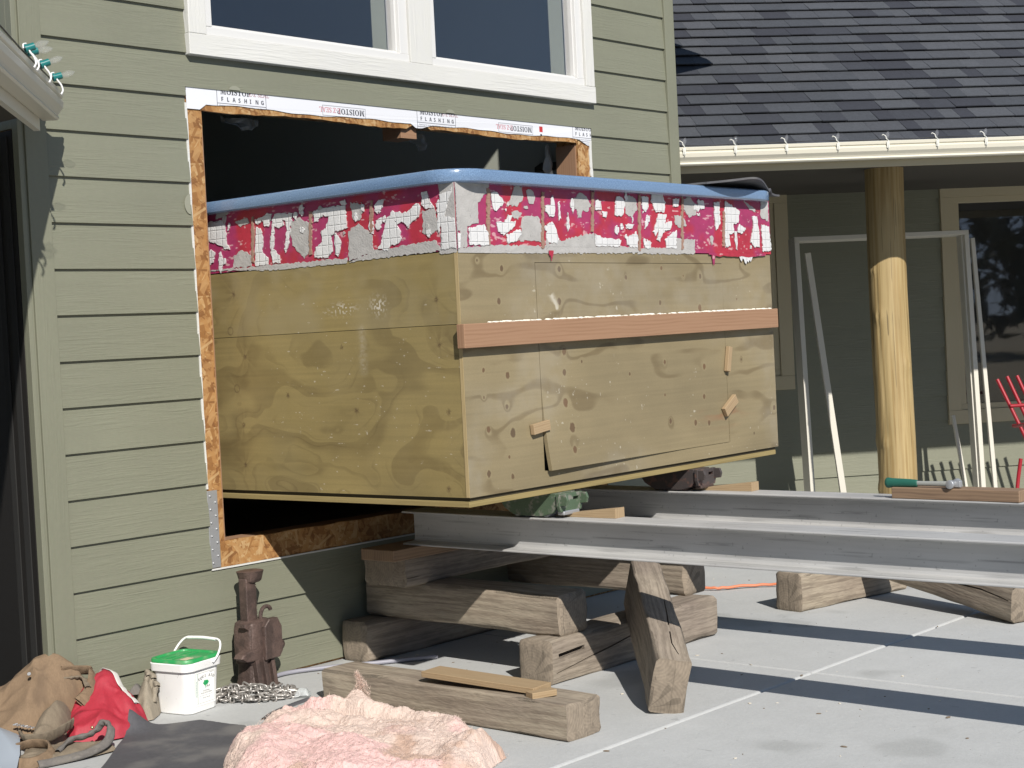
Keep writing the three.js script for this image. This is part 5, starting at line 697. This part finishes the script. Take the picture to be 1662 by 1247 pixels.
// pink insulation
{
  const poly = [[-0.45, -0.15], [-0.46, 0.05], [-0.455, 0.2], [-0.4, 0.36], [-0.33, 0.46], [-0.2, 0.5], [-0.1, 0.52], [-0.02, 0.53], [0.06, 0.47], [0.15, 0.42], [0.25, 0.36], [0.32, 0.28], [0.38, 0.16], [0.43, 0.06], [0.475, -0.04], [0.5, -0.12], [0.47, -0.22], [0.42, -0.4], [0.2, -0.5], [-0.2, -0.5], [-0.4, -0.35]];
  const torn = []; { const rr = rng(77); poly.forEach((a, i) => { const b = poly[(i + 1) % poly.length], n = Math.max(1, Math.round(Math.hypot(b[0] - a[0], b[1] - a[1]) / 0.018)); for (let k = 0; k < n; k++) { const t = k / n, x = mix(a[0], b[0], t), y = mix(a[1], b[1], t), q = 0.05 * (fbm(x * 14, y * 14, 3, 1180) - 0.5) + 0.012 * (rr() - 0.5), L = Math.hypot(x, y) || 1; torn.push([x + x / L * q, y + y / L * q]); } }); }
  const ht = (u, w, d) => {
    const puff = (a, b, sd) => Math.abs(2 * fbm(a, b, 3, sd) - 1), wu = u + 0.06 * fbm(u * 6, w * 6, 2, 1190), ww = w + 0.06 * fbm(u * 6 + 4, w * 6, 2, 1195), cen = sst(0.05, 0.2, d) * sst(0.62, 0.4, Math.hypot(u, w));
    let y = 0.06 * (1 - Math.exp(-d / 0.03)) + (0.11 * (fbm(wu * 4 + 3, ww * 5.5, 3, 1200) - 0.38) + 0.034 * puff(wu * 6, ww * 8, 1210)) * sst(0, 0.07, d) + ((0.016 - 0.009 * cen) * puff(wu * 20, ww * 22, 1215) + 0.009 * puff(u * 55, w * 55, 1220) + 0.006 * (vn(u * 130, w * 130, 1225) - 0.5)) * sst(0, 0.02, d);
    y += 0.06 * Math.exp(-(((u + 0.05) / 0.055) ** 2) - (((w - 0.455) / 0.05) ** 2)) ;
    const fu = w - 0.36 + 0.3 * (u + 0.1); y += 0.035 * Math.exp(-((fu / 0.035) ** 2)) * sst(-0.32, -0.15, u) * sst(0.25, 0.1, u) - 0.035 * Math.exp(-(((fu + 0.055) / 0.018) ** 2)) * sst(-0.28, -0.1, u) * sst(0.25, 0.1, u);
    return Math.max(0.001, y * sst(-0.004, 0.012, d));
  };
  const pinkC = tex(512, 512, (u, v) => { const a = fbm(u * 5, v * 5, 5, 1230, 5, 5), k = lum(vn(u * 200, v * 200, 4, 200, 200), 0.16) * lum(fbm(u * 40, v * 40, 3, 1233, 40, 40), 0.22); let c = mix3([0.62, 0.415, 0.385], [0.57, 0.455, 0.39], sst(0.42, 0.62, a)); c = mix3(c, [0.44, 0.31, 0.24], sst(0.6, 0.76, fbm(u * 7, v * 7, 5, 1240, 7, 7))); return [c[0] * k, c[1] * k, c[2] * k]; }, 1.1, 1.1);
  const pm = new THREE.MeshPhysicalMaterial({ map: pinkC, bumpMap: tex(512, 512, (u, v) => 0.6 * fbm(u * 50, v * 50, 4, 1245, 50, 50) + 0.4 * vn(u * 250, v * 250, 6, 250, 250), 0.5, 0.5), bumpScale: 0.006, roughness: 1, sheen: 0.4, sheenColor: lin(0.8, 0.6, 0.55), sheenRoughness: 0.9 });
  const g = thing('fiberglass_insulation', 'torn pink fiberglass insulation batt crumpled on the patio in front', 'insulation', [3.655, 0.001, 1.29], FACE);
  const o = mesh('batt', heap(torn, 0.005, ht, { shift: (u, w, y) => [0.012 * (fbm(u * 25, w * 25, 2, 1250) - 0.5), 0.012 * (fbm(u * 25 + 7, w * 25, 2, 1260) - 0.5)] }), pm, g);
  // loose fibres
  const r = rng(12), p = []; for (let i = 0; i < 34000; i++) {
    const u = -0.5 + r() * 1.04, w = -0.5 + r() * 1.06, inn = inside(poly, u, w), d = (inn ? 1 : -1) * edgeDist(poly, u, w); if (d < -0.012 || (d > 0.05 && r() < 0.35)) continue;
    const y = Math.max(0.004, ht(u, w, Math.max(0, d))), l = 0.004 + r() * r() * 0.016, a = r() * 6.283, e = (r() - 0.3) * 1.0, dx = Math.cos(a) * Math.cos(e) * l, dz = Math.sin(a) * Math.cos(e) * l, dy = Math.sin(e) * l, t = 0.0004 + r() * 0.0005;
    const nx = -Math.sin(a) * t, nz = Math.cos(a) * t; p.push(u - nx, y - 0.001, -w - nz, u + nx, y - 0.001, -w + nz, u + dx, Math.max(0.002, y + dy), -w + dz);
  }
  for (let i = 0; i < 3200; i++) { // the wisp standing up against the timber
    const h = Math.pow(r(), 1.9) * 0.125 - 0.015, sp = 0.05 * Math.pow(1 - h / 0.125, 1.3) + 0.004, u = -0.05 + (r() + r() - 1) * sp + 0.014 * Math.sin(h * 30), w = 0.47 + (r() + r() - 1) * sp * 0.8, y = 0.075 + h, a = r() * 6.283, l = 0.006 + r() * 0.014, e = (r() - 0.35) * 1.6, t = 0.0009;
    p.push(u - Math.sin(a) * t, y, -w - Math.cos(a) * t, u + Math.sin(a) * t, y, -w + Math.cos(a) * t, u + Math.cos(a) * Math.cos(e) * l, y + Math.sin(e) * l, -w + Math.sin(a) * Math.cos(e) * l);
  }
  const fg = new THREE.BufferGeometry(); fg.setAttribute('position', new THREE.Float32BufferAttribute(p, 3)); fg.computeVertexNormals(); const f = mesh('loose_fibres', fg, mat([0.68, 0.53, 0.45], { side: THREE.DoubleSide, roughness: 1 }), g); f.userData.kind = 'stuff';
}
// cloth
const weave = tex(256, 256, (u, v) => 0.5 + 0.25 * Math.sin(u * 256 * 0.78) * Math.sin(v * 256 * 0.78) + 0.3 * (fbm(u * 12, v * 12, 3, 1300, 12, 12) - 0.5), 0.12, 0.12);
const cloth = (c, s, dirt) => mat(null, { map: tex(256, 256, (u, v) => { const n = fbm(u * 5, v * 5, 5, s, 5, 5), k = lum(vn(u * 110, v * 110, 3, 110, 110), 0.18); return mix3(c.map((q) => q * k), dirt, sst(0.5, 0.75, n) * 0.6); }, 0.35, 0.35), bumpMap: weave, bumpScale: 0.0012, roughness: 0.95, side: THREE.DoubleSide });
M.tan = cloth([0.205, 0.142, 0.088], 1310, [0.12, 0.082, 0.053]); M.redCloth = cloth([0.36, 0.022, 0.04], 1320, [0.25, 0.02, 0.035]); M.redCloth.roughness = 0.6; M.duck = cloth([0.2, 0.162, 0.115], 1330, [0.14, 0.11, 0.08]); M.glove = cloth([0.27, 0.235, 0.18], 1340, [0.12, 0.11, 0.10]); M.greyCuff = cloth([0.14, 0.13, 0.12], 1350, [0.2, 0.18, 0.15]);
// a flat strap of cloth swept along a line: w wide, standing on edge by tilt
function strap(pts, w, t, tilt = 0, seg = 40) {
  const c = new THREE.CatmullRomCurve3(pts.map((p) => V(...p))), pos = [], idx = [], N = 10, up = V(0, 1, 0);
  for (let i = 0; i <= seg; i++) { const P = c.getPoint(i / seg), T = c.getTangent(i / seg), S = V().crossVectors(T, up).normalize(), U = V().crossVectors(S, T).normalize(), a = typeof tilt === 'function' ? tilt(i / seg) : tilt, A = S.clone().multiplyScalar(Math.cos(a)).addScaledVector(U, Math.sin(a)), B = U.clone().multiplyScalar(Math.cos(a)).addScaledVector(S, -Math.sin(a)); for (let k = 0; k < N; k++) { const q = 2 * Math.PI * k / N, e = P.clone().addScaledVector(A, Math.cos(q) * w / 2).addScaledVector(B, Math.sin(q) * t / 2 * (1 + 0.3 * Math.sin(i * 1.3))); pos.push(e.x, e.y, e.z); } if (i < seg) for (let k = 0; k < N; k++) { const a0 = i * N + k, b0 = i * N + (k + 1) % N; idx.push(a0, b0, a0 + N, b0, b0 + N, a0 + N); } }
  const g = new THREE.BufferGeometry(); g.setAttribute('position', new THREE.Float32BufferAttribute(pos, 3)); g.setIndex(idx); g.computeVertexNormals(); return muv(g);
}
{
  const fold = (s, ax, ay, amp) => (u, w) => amp * (ridge(u * ax, w * ay, s, 2) - 0.55);
  const O = [3.3, 0.001, 0.25], wob = (u, w, s, k = 0.03) => [u + k * (fbm(u * 9, w * 9, 2, s) - 0.5) * 2, w + k * (fbm(u * 9 + 5, w * 9, 2, s + 1) - 0.5) * 2];
  const creases = (u, w, s, ax, ay, amp) => { const [a, b] = wob(u, w, s, 0.05); return amp * (ridge(a * ax, b * ay, s + 2, 2) - 0.6) + amp * 0.4 * (ridge(a * ax * 2.3 + 3, b * ay * 2.1, s + 5, 2) - 0.6); };
  const jk = thing('work_jacket', 'tan canvas work jacket thrown down at the house corner', 'jacket', O, FACE);
  const p1 = [[-0.62, -0.12], [-0.6, 0.1], [-0.42, 0.2], [-0.24, 0.22], [-0.14, 0.21], [-0.06, 0.19], [-0.05, 0.12], [-0.12, 0.03], [-0.2, -0.08], [-0.32, -0.13]];
  const h1 = (u, w, d) => Math.max(0.006, (0.05 + 0.25 * sst(-0.16, 0.16, w - 0.15 * (u + 0.25))) * (1 - Math.exp(-d / 0.022)) * (1 - 0.28 * sst(-0.2, -0.05, u)) * (1 - 0.45 * sst(-0.2, -0.42, u)) + creases(u, w, 1400, 6, 9, 0.05) * sst(0, 0.03, d));
  mesh('jacket_body', heap(p1, 0.0055, h1), M.tan, jk);
  mesh('collar', strap([[-0.16, 0.235, -0.1], [-0.1, 0.225, -0.15], [-0.06, 0.215, -0.17], [-0.045, 0.19, -0.13], [-0.05, 0.15, -0.08], [-0.075, 0.125, -0.04]], 0.05, 0.013, 0.9), M.tan, jk);
  mesh('collar', strap([[-0.2, 0.2, -0.07], [-0.13, 0.205, -0.1], [-0.08, 0.2, -0.12], [-0.05, 0.17, -0.08]], 0.03, 0.012, 0.5), M.duck, jk);
  mesh('lining', heap([[-0.4, -0.19], [-0.26, -0.17], [-0.2, -0.11], [-0.3, -0.12]], 0.006, (u, w, d) => 0.05 + 0.3 * Math.min(d, 0.03)), M.redCloth, jk);
  const zs = []; for (let i = 0; i < 12; i++) zs.push(rbox(-0.006, 0.006, 0, 0.004, -0.003, 0.003, 0.001).rotateY(0.5 * i).translate(-0.27 + i * 0.0055, 0.088 + 0.004 * (i % 2) - i * 0.002, 0.118 - 0.002 * i)); mesh('zip', merge(zs), M.galv, jk);
  mesh('snap_button', new THREE.CylinderGeometry(0.007, 0.007, 0.004, 14).rotateX(0.9).translate(-0.25, 0.245, -0.02), M.galv, jk);

  const rj = thing('red_vest', 'bright red vest with a white stripe heaped beside the tan jacket', 'vest', O, FACE);
  const p2 = [[-0.14, 0.02], [-0.13, 0.16], [-0.08, 0.27], [-0.02, 0.29], [0.05, 0.26], [0.1, 0.22], [0.15, 0.16], [0.175, 0.1], [0.15, 0.0], [0.1, -0.05], [0.03, -0.1], [-0.06, -0.12], [-0.12, -0.08]];
  const h2_ = (u, w, d) => Math.max(0.006, (0.075 + 0.135 * sst(-0.08, 0.24, w)) * (1 - Math.exp(-d / 0.03)) * (1 - 0.45 * sst(-0.02, 0.17, u)) + creases(u, w, 1410, 8, 7, 0.055) * sst(0, 0.03, d));
  mesh('vest_body', heap(p2, 0.005, h2_), M.redCloth, rj);
  { const st = []; for (let i = 0; i <= 16; i++) { const t = i / 16, u = mix(-0.045, 0.125, t), w = mix(0.25, 0.1, t); st.push([u, h2_(u, w, edgeDist(p2, u, w)) + 0.005, -w]); } mesh('white_stripe', strap(st, 0.036, 0.005, 0.5), mat([0.6, 0.58, 0.55]), rj); }

  const dk = thing('canvas_jacket', 'dirty brown canvas jacket with curled cuffs spilling in front of the red vest', 'jacket', O, FACE);
  const p3 = [[-0.215, -0.2], [-0.22, -0.05], [-0.2, 0.05], [-0.13, 0.1], [-0.09, 0.06], [-0.075, -0.04], [-0.09, -0.12], [-0.13, -0.2], [-0.17, -0.23]];
  mesh('sleeve', heap(p3, 0.005, (u, w, d) => Math.max(0.006, 0.155 * (1 - Math.exp(-d / 0.028)) * (0.6 + 0.4 * sst(-0.22, 0.0, w)) + creases(u, w, 1420, 8, 6, 0.03) * sst(0, 0.03, d))), M.duck, dk);
  const p4 = [[-0.2, -0.38], [-0.21, -0.2], [-0.12, -0.17], [0.0, -0.16], [0.09, -0.16], [0.13, -0.22], [0.06, -0.3], [-0.05, -0.37], [-0.13, -0.41]];
  mesh('jacket_body', heap(p4, 0.005, (u, w, d) => Math.max(0.006, 0.035 * (1 - Math.exp(-d / 0.02)) + creases(u, w, 1440, 9, 12, 0.018) * sst(0, 0.02, d))), M.duck, dk);
  mesh('cuff', strap([[-0.22, 0.07, 0.2], [-0.19, 0.06, 0.235], [-0.13, 0.062, 0.22], [-0.08, 0.075, 0.17], [-0.06, 0.085, 0.12]], 0.055, 0.012, 1.1), M.duck, dk);
  mesh('cuff', strap([[-0.21, 0.05, 0.3], [-0.16, 0.055, 0.27], [-0.1, 0.05, 0.28], [-0.075, 0.03, 0.34], [-0.12, 0.018, 0.4], [-0.18, 0.018, 0.4]], 0.045, 0.012, 1.0), M.tan, dk);
  mesh('waistband', strap([[-0.06, 0.03, 0.32], [-0.03, 0.055, 0.24], [0.02, 0.06, 0.21], [0.05, 0.075, 0.19], [0.075, 0.1, 0.19], [0.1, 0.085, 0.2], [0.1, 0.045, 0.24], [0.05, 0.022, 0.3], [-0.03, 0.015, 0.36], [-0.1, 0.013, 0.41]], 0.034, 0.018, 0.7, 60), M.greyCuff, dk);
  mesh('snap_button', new THREE.SphereGeometry(0.006, 12, 8).translate(0.035, 0.085, 0.2), mat([0.6, 0.5, 0.3], { metalness: 0.9, roughness: 0.3 }), dk);

  const gl = thing('work_glove', 'crumpled dirty leather work glove beside the feed bucket', 'glove', [3.6, 0.001, 0.17], FACE);
  const p5 = [[-0.075, -0.02], [-0.08, 0.09], [-0.03, 0.13], [0.01, 0.12], [0.02, 0.03], [0.015, -0.05], [-0.01, -0.075], [-0.04, -0.06]];
  mesh('palm', heap(p5, 0.004, (u, w, d) => Math.max(0.004, 0.15 * (1 - Math.exp(-d / 0.02)) * (0.45 + 0.55 * sst(-0.08, 0.08, w)) + creases(u, w, 1430, 16, 7, 0.035) * sst(0, 0.015, d))), M.glove, gl);
  for (const [x, y, z] of [[-0.035, 0.15, -0.08], [-0.015, 0.14, -0.07], [0.005, 0.115, -0.04]]) mesh('finger', strap([[x, y * 0.5, z + 0.03], [x + 0.002, y * 0.9, z + 0.01], [x + 0.006, y * 1.1, z], [x + 0.014, y * 1.0, z + 0.016]], 0.024, 0.02, 0.3, 18), M.glove, gl);
  mesh('patch', heap([[-0.1, 0.03], [-0.1, 0.1], [-0.06, 0.115], [-0.045, 0.04]], 0.005, (u, w, d) => 0.085 + 0.045 * (1 - Math.exp(-d / 0.015))), M.greyCuff, gl);
}
// dark rubber sheet, pale plastic sheet
{
  const g = heap([[0.105, 0.07], [0.12, -0.2], [0.15, -0.7], [0.75, -0.7], [0.66, -0.15], [0.54, 0.03], [0.35, 0.15], [0.2, 0.1]], 0.012, (u, w, d) => 0.006 + 0.012 * fbm(u * 5, w * 5, 3, 1500) + 0.075 * Math.exp(-(((u - 0.1) / 0.06) ** 2) - (((w - 0.06) / 0.06) ** 2)));
  solo('rubber_sheet', g, M.rubber, 'dark grey rubber sheet lying flat between the jackets and the insulation', 'rubber sheet', [3.3, 0.001, 0.25], FACE);
  const pb = heap([[-0.75, -0.75], [-0.75, -0.12], [-0.4, -0.12], [-0.26, -0.13], [-0.235, -0.17], [-0.17, -0.38], [-0.1, -0.75]], 0.008, (u, w, d) => 0.008 + 0.085 * Math.max(0, 1 - Math.abs(u + 0.34 + 0.62 * (w + 0.13)) / 0.2) * sst(-0.6, -0.15, w) + 0.003 * fbm(u * 8, w * 8, 2, 3));
  solo('plastic_sheet', pb, mat([0.33, 0.375, 0.43], { roughness: 0.45, side: THREE.DoubleSide }), 'folded pale blue grey plastic sheet at the bottom left corner', 'plastic sheet', [3.3, 0.001, 0.25], FACE);
  const s2 = tube([[3.80, 0.007, 0.6], [3.9, 0.007, 0.545], [4.02, 0.007, 0.51], [4.12, 0.007, 0.49]], 0.014, 20, 8).scale(1, 0.5, 1); solo('rubber_strip', muv(s2), M.rubber, 'narrow grey rubber strip poking out behind the insulation', 'rubber strip');
  const bag = heap([[-0.03, -0.02], [-0.03, 0.02], [0.0, 0.03], [0.035, 0.02], [0.03, -0.02]], 0.004, (u, w, d) => 0.006 + 0.035 * (1 - Math.exp(-d / 0.012)) + 0.012 * (ridge(u * 40, w * 40, 8, 2) - 0.5));
  solo('plastic_bag', bag, new THREE.MeshPhysicalMaterial({ color: lin(0.75, 0.78, 0.78), roughness: 0.2, transmission: 0.6, thickness: 0, side: THREE.DoubleSide }), 'small crumpled clear plastic bag at the end of the chain', 'plastic bag', [4.13, 0.001, 0.44], FACE);
}
// cords
solo('grey_cable', muv(tube([[4.26, 0.012, 0.06], [4.38, 0.012, 0.05], [4.52, 0.012, 0.11], [4.72, 0.012, 0.25], [4.95, 0.012, 0.4]], 0.0095, 40, 8)), mat([0.26, 0.26, 0.3], { roughness: 0.5 }), 'grey cable lying along the foot of the wall beside the jack', 'cable');
{ const pts = [], r = rng(2); for (let i = 0; i <= 30; i++) { const t = i / 30; pts.push([mix(6.83, 7.4, t) + 0.03 * Math.sin(t * 14), 0.012 + 0.006 * r(), mix(0.38, 0.98, t) + 0.05 * Math.sin(t * 9 + 1) - 0.1 * sst(0.4, 0, t)]); } solo('extension_cord', muv(tube(pts, 0.0075, 90, 7)), mat([0.62, 0.2, 0.1], { roughness: 0.5 }), 'orange extension cord on the patio behind the crib', 'cord'); }

// ---------------------------------------------------------------- things leaning on the porch wall
{
  const g = thing('door_frame', 'pale empty door frame leaning against the porch wall behind the log post', 'door frame', porchPoint(0.245, 0, 0.83).toArray(), PT); g.rotation.order = 'YXZ'; g.rotation.x = -0.06;
  const m = mat([0.56, 0.54, 0.47], { roughness: 0.5 }), W = 0.652, H = 2.01;
  mesh('jamb', rbox(-W, -W + 0.032, 0.01, H - 0.032, -0.09, 0.05, 0.003, 'y'), m, g); mesh('jamb', rbox(W - 0.034, W, 0.01, H - 0.032, -0.09, 0.05, 0.003, 'y'), m, g); mesh('head', rbox(-W, W, H - 0.0315, H, -0.09, 0.05, 0.003), m, g);
  mesh('stop', rbox(-W + 0.0325, -W + 0.045, 0.01, H - 0.033, -0.02, 0.02, 0.002, 'y'), m, g); mesh('stop', rbox(W - 0.047, W - 0.0345, 0.01, H - 0.033, -0.02, 0.02, 0.002, 'y'), m, g);
  const strip = (label, t0, t1, y1, o0, o1, w) => { const a = porchPoint(t0, 0.012, o0), b = porchPoint(t1, y1, o1), L = a.distanceTo(b), e = rbox(-w / 2, w / 2, 0, L, -0.012, 0.012, 0.003, 'y'), s = solo('trim_strip', e, m, label, 'trim strip', a.toArray(), 0, 'loose trim strips in the porch'); s.quaternion.setFromUnitVectors(V(0, 1, 0), b.sub(a).normalize()).multiply(new THREE.Quaternion().setFromAxisAngle(V(0, 1, 0), PT)); };
  strip('loose trim strip slanting inside the left jamb of the door frame', -0.09, -0.26, 1.9, 0.7, 0.6, 0.045);
  strip('tall loose trim strip standing at the right jamb of the door frame', 0.96, 0.93, 1.95, 0.9, 0.74, 0.03);
  strip('short loose trim strip under the porch window sill', 0.93, 0.88, 0.66, 0.5, 0.4, 0.025);
}
{
  const g = thing('garden_bench', 'red slatted metal garden bench standing under the porch window', 'bench', porchPoint(1.48, 0, 1.1).toArray(), PT), m = mat([0.3, 0.012, 0.022], { roughness: 0.4 });
  for (let i = 0; i < 9; i++) { const x = -0.36 + i * 0.075; mesh('slat', tube([[x - 0.02 - 0.1, 0.93 + 0.02 * Math.sin(i), -0.2], [x, 0.55, -0.08], [x + 0.05, 0.38, -0.02], [x + 0.05, 0.36, 0.36]], 0.014, 20, 8), m, g); }
  mesh('crossbar', tube([[-0.43, 0.74, -0.125], [0.3, 0.74, -0.125]], 0.013, 6, 8), m, g); mesh('crossbar', tube([[-0.42, 0.36, 0.34], [0.52, 0.36, 0.34]], 0.013, 6, 8), m, g);
  for (const [x, z] of [[-0.38, 0.3], [0.48, 0.3], [-0.4, -0.05], [0.48, -0.05]]) mesh('leg', tube([[x, 0.37, z], [x - 0.03, 0.2, z], [x - 0.06, 0.008, z + 0.02]], 0.014, 10, 8), m, g);
  mesh('arm_rest', tube([[-0.42, 0.6, -0.1], [-0.43, 0.6, 0.2], [-0.42, 0.37, 0.32]], 0.013, 16, 8), m, g);
}
// grit and wood chips on the concrete
{
  const r = rng(707), a = [], b = [];
  for (let i = 0; i < 420; i++) { const x = 3.6 + r() * 4.0, z = 0.1 + Math.pow(r(), 0.9) * 3.0, s = 0.0008 + Math.pow(r(), 6) * 0.005, g = new THREE.IcosahedronGeometry(s, 0); g.scale(1 + r() * 2, 0.5, 0.7 + r()); g.rotateY(r() * 6); g.translate(x, s * 0.4, z); (r() < 0.6 ? a : b).push(g); }
  for (const [l, m] of [[a, mat([0.17, 0.13, 0.09])], [b, mat([0.6, 0.55, 0.46])]]) { const o = mesh(numbered('wood_chips'), merge(l), m, scene); o.userData = { kind: 'stuff', label: 'scattered chips and grit on the concrete patio', category: 'debris' }; }
}

// a line of trees far behind the camera, seen only as dark shapes in the porch window
{
  const r = rng(33), p = []; for (let k = 0; k < 26; k++) { const x = -46 + k * 2.6 + r() * 2, z = 44 + r() * 14, H = 4 + r() * 6; for (let i = 0; i < 420; i++) { const a = r() * 6.283, t = Math.pow(r(), 0.7), R = (0.35 + 0.4 * Math.sin(Math.PI * Math.min(1, t * 1.05))) * H * 0.42 * Math.sqrt(r()), cx = x + Math.cos(a) * R, cy = 0.4 + t * H, cz = z + Math.sin(a) * R, s = 0.3 + r() * 0.45; for (let q = 0; q < 3; q++) p.push(cx + (r() - 0.5) * s * 2, cy + (r() - 0.5) * s * 2, cz + (r() - 0.5) * s * 2); } }
  const g = new THREE.BufferGeometry(); g.setAttribute('position', new THREE.Float32BufferAttribute(p, 3)); g.computeVertexNormals(); const o = mesh('distant_wood', g, mat([0.045, 0.055, 0.03], { side: THREE.DoubleSide }), scene); o.userData = { kind: 'stuff', label: 'dark line of far trees mirrored in the porch window', category: 'trees' };
}
renderer.render(scene, camera);
